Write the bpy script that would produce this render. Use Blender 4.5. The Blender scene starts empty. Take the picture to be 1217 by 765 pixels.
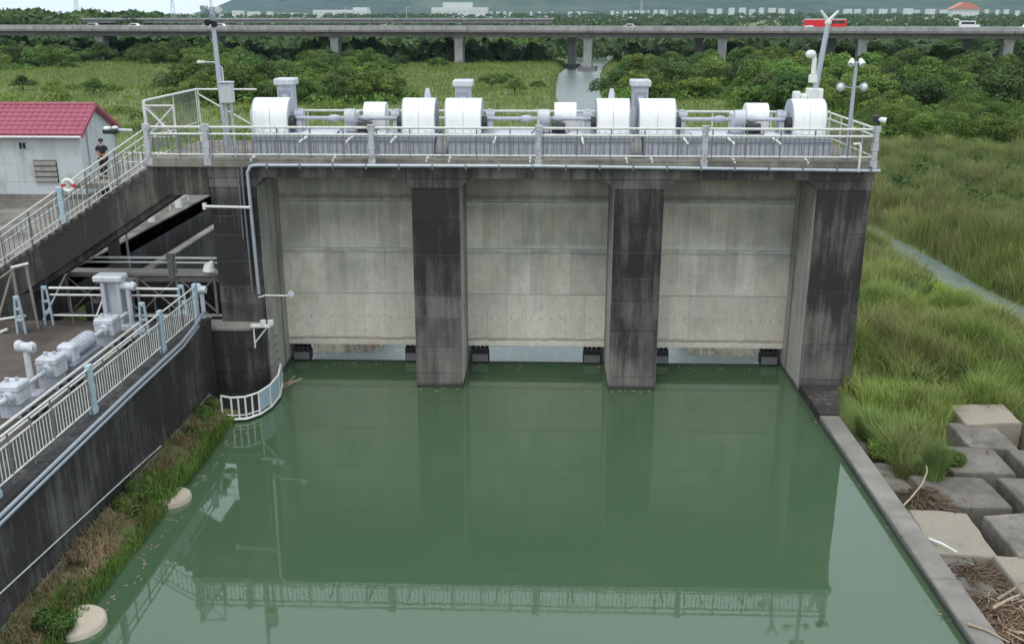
import bpy, bmesh, math, random
import numpy as np
from mathutils import Vector, Matrix, noise
random.seed(11); rng = np.random.default_rng(5)
SC = bpy.context.scene; COL = SC.collection
PI = math.pi
# ------------------------------------------------------------------ camera
F, CX, CY, H = 1150.0, 608.5, 382.5, 14.6
PITCH = math.atan(364.5 / F); YAW = math.radians(1.9)
cam = bpy.data.cameras.new('camera'); co = bpy.data.objects.new('camera', cam); COL.objects.link(co)
cam.sensor_width = 36; cam.lens = F / 1217 * 36; cam.clip_start = .1; cam.clip_end = 30000
co.location = (0, 0, H); co.rotation_euler = (PI/2 - PITCH, 0, YAW); SC.camera = co
# ------------------------------------------------------------------ sky, sun, exposure
SC.view_settings.view_transform = 'Standard'; SC.view_settings.look = 'None'; SC.view_settings.gamma = 1
SC.view_settings.exposure = -0.12
W = bpy.data.worlds.new("World"); SC.world = W; W.use_nodes = True
SUN_EL, SUN_AZ = math.radians(64), math.radians(200)     # compass-like: behind the camera, to the left
nt = W.node_tree; nt.nodes.clear()
def nd(t, kind, **kw):
    n = t.nodes.new(kind)
    for k, v in kw.items():
        if hasattr(n, k): setattr(n, k, v)
    return n
wo = nd(nt, 'ShaderNodeOutputWorld'); bg = nd(nt, 'ShaderNodeBackground'); bg.inputs['Strength'].default_value = .1
sky = nd(nt, 'ShaderNodeTexSky', sky_type='NISHITA', sun_disc=False, sun_elevation=SUN_EL, sun_rotation=SUN_AZ)
tc = nd(nt, 'ShaderNodeTexCoord'); mp = nd(nt, 'ShaderNodeMapping'); mp.inputs['Scale'].default_value = (1, 1, 3)
cn = nd(nt, 'ShaderNodeTexNoise'); cn.inputs['Scale'].default_value = 2.2; cn.inputs['Detail'].default_value = 6
cr = nd(nt, 'ShaderNodeMapRange'); cr.inputs[1].default_value = .25; cr.inputs[2].default_value = .6; cr.inputs[3].default_value = .78; cr.inputs[4].default_value = .97
mx = nd(nt, 'ShaderNodeMix', data_type='RGBA'); mx.inputs[7].default_value = (13.6, 14.9, 15.9, 1)
nt.links.new(tc.outputs['Generated'], mp.inputs[0]); nt.links.new(mp.outputs[0], cn.inputs['Vector'])
nt.links.new(cn.outputs['Fac'], cr.inputs[0]); nt.links.new(cr.outputs[0], mx.inputs[0]); nt.links.new(sky.outputs[0], mx.inputs[6])
nt.links.new(mx.outputs[2], bg.inputs['Color']); nt.links.new(bg.outputs[0], wo.inputs['Surface'])
sl = bpy.data.lights.new('sun', 'SUN'); so = bpy.data.objects.new('sun', sl); COL.objects.link(so)
sl.energy = 1.35; sl.angle = math.radians(20); sl.color = (1, .96, .9)
dsun = Vector((math.sin(SUN_AZ)*math.cos(SUN_EL), math.cos(SUN_AZ)*math.cos(SUN_EL), math.sin(SUN_EL)))
so.rotation_euler = dsun.to_track_quat('Z', 'Y').to_euler(); so.location = (0, -20, 60)

# ------------------------------------------------------------------ helpers
_f = Vector((-math.sin(YAW)*math.cos(PITCH), math.cos(YAW)*math.cos(PITCH), -math.sin(PITCH)))
_r = Vector((math.cos(YAW), math.sin(YAW), 0)); _u = _r.cross(_f)
def A(px, py, x=None, y=None, z=None):
    """point of the place measured off the photograph, on a plane x=, y= or z="""
    d = _f + _r*((px-CX)/F) - _u*((py-CY)/F)
    t = (z-H)/d.z if z is not None else (y/d.y if y is not None else x/d.x)
    return Vector((d.x*t, d.y*t, d.z*t + H))
class MB:
    def __init__(s): s.v = []; s.f = []; s.sm = []; s.mi = []; s.m = 0
    def add(s, vs, fs, smooth=False):
        o = len(s.v); s.v += [tuple(p) for p in vs]
        for f in fs: s.f.append(tuple(i+o for i in f)); s.sm.append(smooth); s.mi.append(s.m)
        return s
    def box(s, x0, x1, y0, y1, z0, z1):
        return s.add([(x0,y0,z0),(x1,y0,z0),(x1,y1,z0),(x0,y1,z0),(x0,y0,z1),(x1,y0,z1),(x1,y1,z1),(x0,y1,z1)],
            [(0,3,2,1),(4,5,6,7),(0,1,5,4),(1,2,6,5),(2,3,7,6),(3,0,4,7)])
    def bbox(s, x0, x1, y0, y1, z0, z1, b=.02):
        """box with chamfered edges"""
        bm = bmesh.new(); bmesh.ops.create_cube(bm, size=1)
        for v in bm.verts: v.co = Vector(((x0+x1)/2+v.co.x*(x1-x0), (y0+y1)/2+v.co.y*(y1-y0), (z0+z1)/2+v.co.z*(z1-z0)))
        bmesh.ops.bevel(bm, geom=bm.edges[:], offset=b, segments=1, affect='EDGES')
        bm.verts.index_update(); s.add([v.co[:] for v in bm.verts], [[v.index for v in f.verts] for f in bm.faces]); bm.free(); return s
    def prism(s, poly, axis, a, b):
        """extrude a polygon of 2-D points along axis 'x','y','z' from a to b"""
        n = len(poly)
        def P(p, t): return {'x': (t, p[0], p[1]), 'y': (p[0], t, p[1]), 'z': (p[0], p[1], t)}[axis]
        return s.add([P(p, a) for p in poly] + [P(p, b) for p in poly],
            [tuple(range(n)), tuple(range(2*n-1, n-1, -1))] + [(i, i+n, (i+1) % n+n, (i+1) % n) for i in range(n)])
    def tube(s, pts, r, n=8, caps=True):
        pts = [Vector(p) for p in pts]; rs = r if isinstance(r, (list, tuple)) else [r]*len(pts)
        vs = []; up = None
        for i, p in enumerate(pts):
            d = (pts[min(i+1, len(pts)-1)] - pts[max(i-1, 0)]).normalized()
            if up is None: up = Vector((0,0,1)) if abs(d.z) < .9 else Vector((1,0,0))
            a = d.cross(up).normalized(); b = a.cross(d).normalized(); up = b
            for k in range(n):
                t = 2*PI*k/n; vs.append(p + (a*math.cos(t) + b*math.sin(t))*rs[i])
        fs = [(i*n+k, i*n+(k+1) % n, (i+1)*n+(k+1) % n, (i+1)*n+k) for i in range(len(pts)-1) for k in range(n)]
        s.add(vs, fs, n > 5)
        if caps: s.add(vs[:n], [tuple(range(n-1, -1, -1))]); s.add(vs[-n:], [tuple(range(n))])
        return s
    def sphere(s, c, r, n=10, m=7, sc=(1,1,1)):
        vs = []; fs = []
        for j in range(m+1):
            for k in range(n):
                t = PI*j/m; p = 2*PI*k/n
                vs.append((c[0]+r*sc[0]*math.sin(t)*math.cos(p), c[1]+r*sc[1]*math.sin(t)*math.sin(p), c[2]+r*sc[2]*math.cos(t)))
        for j in range(m):
            for k in range(n): fs.append((j*n+k, (j+1)*n+k, (j+1)*n+(k+1) % n, j*n+(k+1) % n))
        return s.add(vs, fs, True)
    def mesh(s, name, mat, off=(0,0,0)):
        me = bpy.data.meshes.new(name); o = Vector(off)
        me.from_pydata([(p[0]-o.x, p[1]-o.y, p[2]-o.z) for p in s.v], [], s.f)
        for m in (mat if isinstance(mat, (list, tuple)) else [mat]): me.materials.append(m)
        me.polygons.foreach_set('use_smooth', s.sm); me.polygons.foreach_set('material_index', s.mi)
        bm = bmesh.new(); bm.from_mesh(me); bmesh.ops.recalc_face_normals(bm, faces=bm.faces[:]); bm.to_mesh(me); bm.free()
        me.update(); return me
def wloc(o):
    v = Vector(o.location)
    while o.parent: o = o.parent; v += Vector(o.location)
    return v
def link(name, me, parent=None, loc=None, kind=None, label=None, rot=None):
    o = bpy.data.objects.new(name, me); COL.objects.link(o)
    if parent: o.parent = parent
    if loc is not None: o.location = Vector(loc) - (wloc(parent) if parent else Vector())
    if rot is not None: o.rotation_euler = rot
    if kind: o['kind'] = kind
    if label: o['label'] = label
    return o
def obj(name, mb, mat, parent=None, kind=None, label=None):
    """mesh given in world coordinates (its parent has no rotation)"""
    return link(name, mb.mesh(name, mat, wloc(parent) if parent else (0,0,0)), parent, None, kind, label)
def tag(o, label, cat, group=None, kind=None):
    o['label'] = label; o['category'] = cat
    if group: o['group'] = group
    if kind: o['kind'] = kind
    return o
def thing(name, label, cat, loc=(0,0,0), group=None):
    o = bpy.data.objects.new(name, None); COL.objects.link(o); o.location = loc; o.empty_display_size = .2
    return tag(o, label, cat, group)
def copy_tree(o, parent=None):
    c = o.copy(); COL.objects.link(c)
    if parent: c.parent = parent
    for ch in list(o.children): copy_tree(ch, c)
    return c

# ------------------------------------------------------------------ materials
def mat(name, build):
    m = bpy.data.materials.new(name); m.use_nodes = True; t = m.node_tree
    b = t.nodes['Principled BSDF']; build(t, b); return m
def L(t, a, b): t.links.new(a, b)
def noise_n(t, vec, scale, detail=5, rough=.55, dist=0):
    n = nd(t, 'ShaderNodeTexNoise'); n.inputs['Scale'].default_value = scale; n.inputs['Detail'].default_value = detail
    n.inputs['Roughness'].default_value = rough; n.inputs['Distortion'].default_value = dist
    if vec is not None: L(t, vec, n.inputs['Vector'])
    return n.outputs['Fac']
def maprange(t, v, a, b, c=0, d=1):
    n = nd(t, 'ShaderNodeMapRange'); L(t, v, n.inputs[0])
    for i, q in enumerate((a, b, c, d)): n.inputs[i+1].default_value = q
    return n.outputs[0]
def mixc(t, fac, a, b, mode='MIX'):
    n = nd(t, 'ShaderNodeMix', data_type='RGBA', blend_type=mode)
    for s, v in ((0, fac), (6, a), (7, b)):
        if isinstance(v, (int, float)): n.inputs[s].default_value = v
        elif isinstance(v, tuple): n.inputs[s].default_value = v + (1,)
        else: L(t, v, n.inputs[s])
    return n.outputs[2]
def mth(t, op, a, b=None):
    n = nd(t, 'ShaderNodeMath', operation=op)
    for i, v in enumerate((a, b)):
        if v is None: continue
        if isinstance(v, (int, float)): n.inputs[i].default_value = v
        else: L(t, v, n.inputs[i])
    return n.outputs[0]
def pos(t): return nd(t, 'ShaderNodeNewGeometry').outputs['Position']
def scaled(t, vec, sx, sy, sz):
    n = nd(t, 'ShaderNodeMapping'); n.inputs['Scale'].default_value = (sx, sy, sz); L(t, vec, n.inputs[0]); return n.outputs[0]
def bump(t, b, h, strength=.3, dist=.02):
    n = nd(t, 'ShaderNodeBump'); n.inputs['Strength'].default_value = strength; n.inputs['Distance'].default_value = dist
    L(t, h, n.inputs['Height']); L(t, n.outputs[0], b.inputs['Normal'])
def concrete(name, light, dark, cover=.5, streak=1.0, zr=None, zc=(0, 0), piece=.12, rough=.9, moss=None, soft=.075, wet=False, mott=0):
    """weathered concrete: algae-black run-off streaks (dark) over the clean colour (light).
    cover = share of the face the stain takes; zr/zc: that share at two heights; on the gate walls it also carries shade."""
    def bld(t, b):
        p = pos(t)
        big = noise_n(t, scaled(t, p, 1, 1, .8), .55, 6, .6)
        st = noise_n(t, scaled(t, p, 3.2, 3.2, .22), 1.0, 7, .65, .2)
        st2 = noise_n(t, scaled(t, p, 9, 9, .5), 1.0, 4, .6)
        fine = noise_n(t, p, 14, 7, .7)
        s = mth(t, 'ADD', mth(t, 'MULTIPLY', big, .45), mth(t, 'ADD', mth(t, 'MULTIPLY', st, .42*streak), mth(t, 'MULTIPLY', st2, .16*streak)))
        s = mth(t, 'ADD', s, mth(t, 'MULTIPLY', mth(t, 'SUBTRACT', fine, .5), .22))
        mean = .225 + .29*streak
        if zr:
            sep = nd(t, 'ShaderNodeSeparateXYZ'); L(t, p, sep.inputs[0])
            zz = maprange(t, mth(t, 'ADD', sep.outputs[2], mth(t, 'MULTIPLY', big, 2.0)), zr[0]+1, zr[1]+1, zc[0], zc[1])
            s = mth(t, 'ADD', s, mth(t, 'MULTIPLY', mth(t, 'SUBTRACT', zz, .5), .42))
        else: s = mth(t, 'ADD', s, (cover-.5)*.42)
        fac = maprange(t, s, mean-soft, mean+soft)
        c = mixc(t, fac, light, dark)
        if mott:
            mm = maprange(t, noise_n(t, p, 3.2, 8, .72, .4), .42, .64, 0, mott); c0_ = mixc(t, mm, light, tuple(.5*(a+b) for a, b in zip(light, dark))); c = mixc(t, fac, c0_, dark)
            sq = nd(t, 'ShaderNodeSeparateXYZ'); L(t, p, sq.inputs[0]); wob = mth(t, 'ADD', sq.outputs[2], mth(t, 'MULTIPLY', mth(t, 'SUBTRACT', noise_n(t, p, 1.5, 5, .7), .5), .35))
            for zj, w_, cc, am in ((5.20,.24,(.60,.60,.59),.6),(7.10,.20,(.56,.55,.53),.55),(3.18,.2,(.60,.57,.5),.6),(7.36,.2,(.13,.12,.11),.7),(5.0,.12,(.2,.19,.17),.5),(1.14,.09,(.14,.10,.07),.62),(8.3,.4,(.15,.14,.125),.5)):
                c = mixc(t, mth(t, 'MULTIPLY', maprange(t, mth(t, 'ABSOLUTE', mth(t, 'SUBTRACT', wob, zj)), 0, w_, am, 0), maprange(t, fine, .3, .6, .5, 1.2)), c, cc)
            jn = maprange(t, noise_n(t, scaled(t, p, 1.1, 1.1, .5), 1.3, 5, .6), .52, .66, 0, .35); c = mixc(t, jn, c, (.50,.42,.27))
        oi = nd(t, 'ShaderNodeObjectInfo')
        tint = maprange(t, oi.outputs['Random'], 0, 1, 1-piece, 1+piece)
        fv = maprange(t, fine, .25, .75, .78, 1.2)
        c = mixc(t, 1.0, c, nd_rgb(t, mth(t, 'MULTIPLY', tint, fv)), 'MULTIPLY')
        if wet:
            sp = nd(t, 'ShaderNodeSeparateXYZ'); L(t, p, sp.inputs[0])
            c = mixc(t, maprange(t, mth(t, 'ADD', sp.outputs[2], mth(t, 'MULTIPLY', mth(t, 'SUBTRACT', big, .5), .35)), .10, .22, .85, 0), c, (.022,.028,.018))
        if moss: c = mixc(t, maprange(t, noise_n(t, p, 2.5, 5, .7), .55, .7), c, moss)
        L(t, c, b.inputs['Base Color']); b.inputs['Roughness'].default_value = rough
        bump(t, b, mth(t, 'ADD', fine, mth(t, 'MULTIPLY', st, .4)), .45, .02)
    return mat(name, bld)
def nd_rgb(t, v):
    n = nd(t, 'ShaderNodeCombineColor')
    for i in range(3): L(t, v, n.inputs[i])
    return n.outputs[0]
def paint(name, col, dirt=(.12,.11,.09), amt=.35, rough=.5, metal=0, scale=5, piece=.05):
    def bld(t, b):
        p = pos(t)
        a = noise_n(t, scaled(t, p, 1, 1, .4), scale, 7, .7)
        run = noise_n(t, scaled(t, p, 11, 11, .9), 1.0, 5, .7)
        f = maprange(t, a, .5, .75, 0, amt)
        c = mixc(t, f, col, dirt)
        c = mixc(t, maprange(t, run, .58, .74, 0, min(.55, amt*.9)), c, (.16,.11,.07))
        oi = nd(t, 'ShaderNodeObjectInfo'); tint = maprange(t, oi.outputs['Random'], 0, 1, 1-piece, 1+piece)
        c = mixc(t, 1.0, c, nd_rgb(t, tint), 'MULTIPLY')
        L(t, c, b.inputs['Base Color']); b.inputs['Roughness'].default_value = rough; b.inputs['Metallic'].default_value = metal
        bump(t, b, a, .1, .01)
    return mat(name, bld)
M = {}
M['pier'] = concrete('weathered_pier_concrete', (.23,.21,.19), (.024,.021,.021), zr=(.8, 5.0), zc=(.46, .84), piece=.24, soft=.15, wet=True)
M['joint'] = concrete('bleached_joint_concrete', (.22,.205,.185), (.06,.052,.05), cover=.45, streak=.2)
M['beam'] = concrete('weathered_beam_concrete', (.17,.155,.145), (.04,.035,.035), cover=.58, streak=.9)
M['retwall'] = concrete('black_stained_wall', (.15,.14,.135), (.026,.023,.023), cover=.72, piece=.16, soft=.11, wet=True)
M['stairc'] = concrete('stair_concrete', (.13,.115,.10), (.030,.025,.023), cover=.70)
M['panel'] = concrete('gate_wall_concrete', (.68,.635,.55), (.34,.32,.285), zr=(1.5, 8.0), zc=(.14, .70), streak=.6, piece=.12, soft=.10, mott=.55)  # darker upward: dirt streaks, with the deck overhang's shade put into the colour
M['jamb'] = concrete('jamb_concrete', (.44,.42,.38), (.2,.19,.17), zr=(1.0, 8.0), zc=(.25, .6), streak=1, piece=.05, soft=.12, wet=True)
M['slab'] = concrete('deck_slab', (.24,.22,.19), (.09,.08,.07), cover=.5, streak=.4)
M['kerb'] = concrete('kerb_concrete', (.265,.245,.22), (.14,.13,.115), cover=.45, streak=.2, piece=.08, wet=True)
M['block'] = concrete('revetment_block', (.25,.222,.19), (.095,.085,.073), cover=.5, streak=.2, piece=.2, moss=(.07,.08,.035))
M['brownfloor'] = concrete('silty_platform', (.13,.105,.085), (.055,.043,.037), cover=.5, streak=.2)
M['pad'] = concrete('pile_top', (.45,.39,.31), (.26,.21,.17), cover=.35, streak=.2)
M['apron'] = concrete('training_wall', (.66,.60,.48), (.3,.26,.2), cover=.4, streak=1.3)
M['viaduct'] = concrete('viaduct_concrete', (.37,.365,.36), (.22,.215,.21), cover=.4, streak=.6, piece=.06)
M['viaduct_girder'] = concrete('viaduct_girder', (.21,.195,.19), (.12,.112,.11), cover=.4, streak=.5, piece=.06)
M['white'] = paint('white_paint', (.74,.74,.71), (.3,.27,.22), .5, .45)
M['rail'] = paint('railing_paint', (.66,.66,.62), (.2,.18,.15), .6, .5, 0, 9)
M['greyrail'] = paint('grey_rail', (.17,.17,.17), (.06,.055,.05), .5, .55, .2)
M['post'] = paint('cast_post', (.45,.46,.49), (.07,.065,.07), .95, .6, 0, 6)
M['drum'] = paint('drum_cover_white', (.86,.86,.85), (.5,.48,.44), .35, .35, 0, 3, .01)
M['lav'] = paint('pale_grey_enamel', (.43,.45,.51), (.18,.17,.17), .5, .45)
M['lavd'] = paint('grey_enamel_dark', (.26,.27,.32), (.12,.12,.12), .4, .5)
M['machine'] = paint('machine_enamel', (.53,.55,.59), (.2,.19,.18), .6, .45)
M['galv'] = paint('galvanised', (.42,.46,.51), (.2,.2,.2), .4, .38, .5)
M['mast'] = paint('mast_steel', (.40,.44,.50), (.2,.2,.2), .3, .4, .3)
M['bluegrey'] = paint('blue_grey_enamel', (.36,.46,.52), (.1,.1,.1), .4, .5)
M['dark'] = paint('dark_steel', (.025,.025,.027), (.07,.045,.03), .5, .6, .2)
M['black'] = paint('black_plastic', (.02,.02,.022), (.05,.05,.05), .3, .5)
M['truss'] = paint('dull_truss_steel', (.27,.245,.22), (.10,.08,.065), .6, .6, .2)
M['houseW'] = concrete('render_wall', (.52,.55,.56), (.30,.30,.27), cover=.36, streak=.8, piece=.02)
M['red'] = paint('red_paint', (.62,.02,.03), (.3,.02,.02), .2, .45)
M['busred'] = paint('bus_red', (.72,.02,.03), (.3,.02,.02), .1, .3)
M['glassdark'] = paint('dark_glass', (.02,.025,.03), (.05,.05,.05), .2, .08)
M['car'] = paint('car_white', (.8,.8,.8), (.5,.5,.5), .1, .3)
M['tilered'] = paint('pink_red_tile', (.33,.07,.115), (.2,.045,.07), .6, .4, 0, 2.5)
M['bark'] = paint('bark', (.10,.075,.05), (.04,.03,.02), .6, .9)
M['drift'] = paint('driftwood', (.36,.28,.2), (.12,.08,.05), .7, .85, 0, 12, .3)
M['debris'] = paint('reed_debris', (.16,.11,.07), (.06,.04,.03), .7, .9, 0, 8, .3)
M['farwhite'] = paint('far_white', (.62,.63,.62), (.4,.4,.4), .3, .7)
M['fargrey'] = paint('far_grey', (.5,.52,.54), (.3,.3,.3), .3, .7)
M['farred'] = paint('far_red_roof', (.55,.2,.14), (.3,.1,.08), .3, .7)
M['skin'] = paint('skin', (.42,.24,.16), (.3,.16,.1), .2, .6)
M['shirt'] = paint('navy_shirt', (.022,.024,.034), (.05,.05,.06), .4, .9)
M['trouser'] = paint('plum_trousers', (.035,.02,.026), (.06,.04,.05), .4, .9)
M['hair'] = paint('black_hair', (.01,.009,.008), (.02,.02,.02), .3, .7)
M['strap'] = paint('ladder_steel', (.24,.23,.22), (.1,.09,.08), .6, .6, .2)
def leaf(name, c1, c2, c3=None, field=.06, tr=.0):
    def bld(t, b):
        at_ = nd(t, 'ShaderNodeAttribute', attribute_name='rnd'); oi = nd(t, 'ShaderNodeObjectInfo')
        c = mixc(t, at_.outputs['Fac'], c1, c2)
        if c3: c = mixc(t, maprange(t, noise_n(t, pos(t), field, 5, .65), .46, .7, 0, .85), c, c3)
        k = maprange(t, oi.outputs['Random'], 0, 1, .72, 1.25)
        k = mth(t, 'MULTIPLY', k, maprange(t, noise_n(t, pos(t), .3, 4, .6), .35, .65, .72, 1.18))
        c = mixc(t, 1.0, c, nd_rgb(t, k), 'MULTIPLY')
        hs = nd(t, 'ShaderNodeHueSaturation'); L(t, c, hs.inputs['Color'])
        L(t, maprange(t, mth(t, 'FRACT', mth(t, 'MULTIPLY', oi.outputs['Random'], 7.3)), 0, 1, .47, .515), hs.inputs['Hue'])
        L(t, hs.outputs[0], b.inputs['Base Color']); b.inputs['Roughness'].default_value = .6
        b.inputs['Specular IOR Level'].default_value = .25
        tl = nd(t, 'ShaderNodeBsdfTranslucent'); L(t, hs.outputs[0], tl.inputs['Color'])
        ms = nd(t, 'ShaderNodeMixShader'); ms.inputs[0].default_value = .3
        L(t, b.outputs[0], ms.inputs[1]); L(t, tl.outputs[0], ms.inputs[2])
        L(t, ms.outputs[0], t.nodes['Material Output'].inputs['Surface'])
    return mat(name, bld)
M['leaf'] = leaf('tree_leaves', (.045,.098,.018), (.19,.30,.058))
M['leafdark'] = leaf('dark_leaves', (.04,.08,.02), (.10,.16,.04))
M['reed'] = leaf('reeds', (.15,.25,.06), (.42,.54,.19), (.33,.31,.16), .2)
M['meadow'] = leaf('meadow_grass', (.12,.21,.045), (.24,.34,.09), (.20,.25,.11), .03)
M['lime'] = leaf('lime_grass', (.14,.26,.03), (.32,.46,.09))
M['bank'] = leaf('bank_grass_blades', (.085,.165,.03), (.31,.42,.12), (.26,.22,.12), .25)
M['herb'] = leaf('ledge_plants', (.05,.13,.02), (.15,.26,.05), (.13,.11,.05), .5)
M['drygrass'] = leaf('dry_stalks', (.22,.16,.09), (.42,.33,.2))
M['woods'] = leaf('distant_leaves', (.05,.10,.03), (.10,.17,.05), (.09,.14,.045), .004)
def ground_m(t, b):
    p = pos(t)
    n1 = noise_n(t, p, .045, 7, .65); n2 = noise_n(t, p, .8, 7, .7); n3 = noise_n(t, p, 7, 4, .7)
    c = mixc(t, maprange(t, n1, .4, .62), (.12,.18,.035), (.17,.21,.07))
    c = mixc(t, maprange(t, n2, .5, .7, 0, .7), c, (.055,.08,.025))
    c = mixc(t, maprange(t, n3, .45, .75, 0, .5), c, (.12,.09,.05))
    L(t, c, b.inputs['Base Color']); b.inputs['Roughness'].default_value = .95
    bump(t, b, n2, .6, .3)
M['ground'] = mat('meadow_ground', ground_m)
def canal_m(t, b):
    p = pos(t); a = noise_n(t, p, .09, 4, .5)
    c = mixc(t, a, (.056,.102,.053), (.064,.112,.060))
    L(t, c, b.inputs['Base Color']); L(t, maprange(t, noise_n(t, scaled(t, p, .35, 1.0, 1), .5, 5, .6), .4, .7, .012, .05), b.inputs['Roughness']); b.inputs['IOR'].default_value = 1.70
    n = noise_n(t, scaled(t, p, 1, .5, 1), 1.6, 4, .6); bump(t, b, n, .06, .02)
M['canal'] = mat('green_still_water', canal_m)
def river_m(t, b):
    p = pos(t)
    n = noise_n(t, scaled(t, p, 1, 1.6, 1), 2.2, 6, .7); n2 = noise_n(t, p, .5, 5, .6)
    c = mixc(t, maprange(t, n, .55, .75), (.19,.235,.22), (.50,.55,.53))
    c = mixc(t, maprange(t, n2, .4, .7, 0, .5), c, (.13,.17,.16))
    L(t, c, b.inputs['Base Color']); b.inputs['Roughness'].default_value = .15; bump(t, b, mth(t, 'ADD', n, n2), .5, .12)
M['river'] = mat('rippled_river_water', river_m)
def hill_m(t, b):
    p = pos(t); n = noise_n(t, p, .01, 10, .72); n2 = noise_n(t, p, .0016, 5, .6)
    c = mixc(t, maprange(t, n, .38, .62), (.010,.032,.022), (.05,.085,.05))
    c = mixc(t, maprange(t, n2, .5, .66, 0, .6), c, (.13,.16,.08))
    L(t, c, b.inputs['Base Color']); b.inputs['Roughness'].default_value = .95; bump(t, b, n, 1, 20)
M['hill'] = mat('wooded_hill', hill_m)
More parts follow.
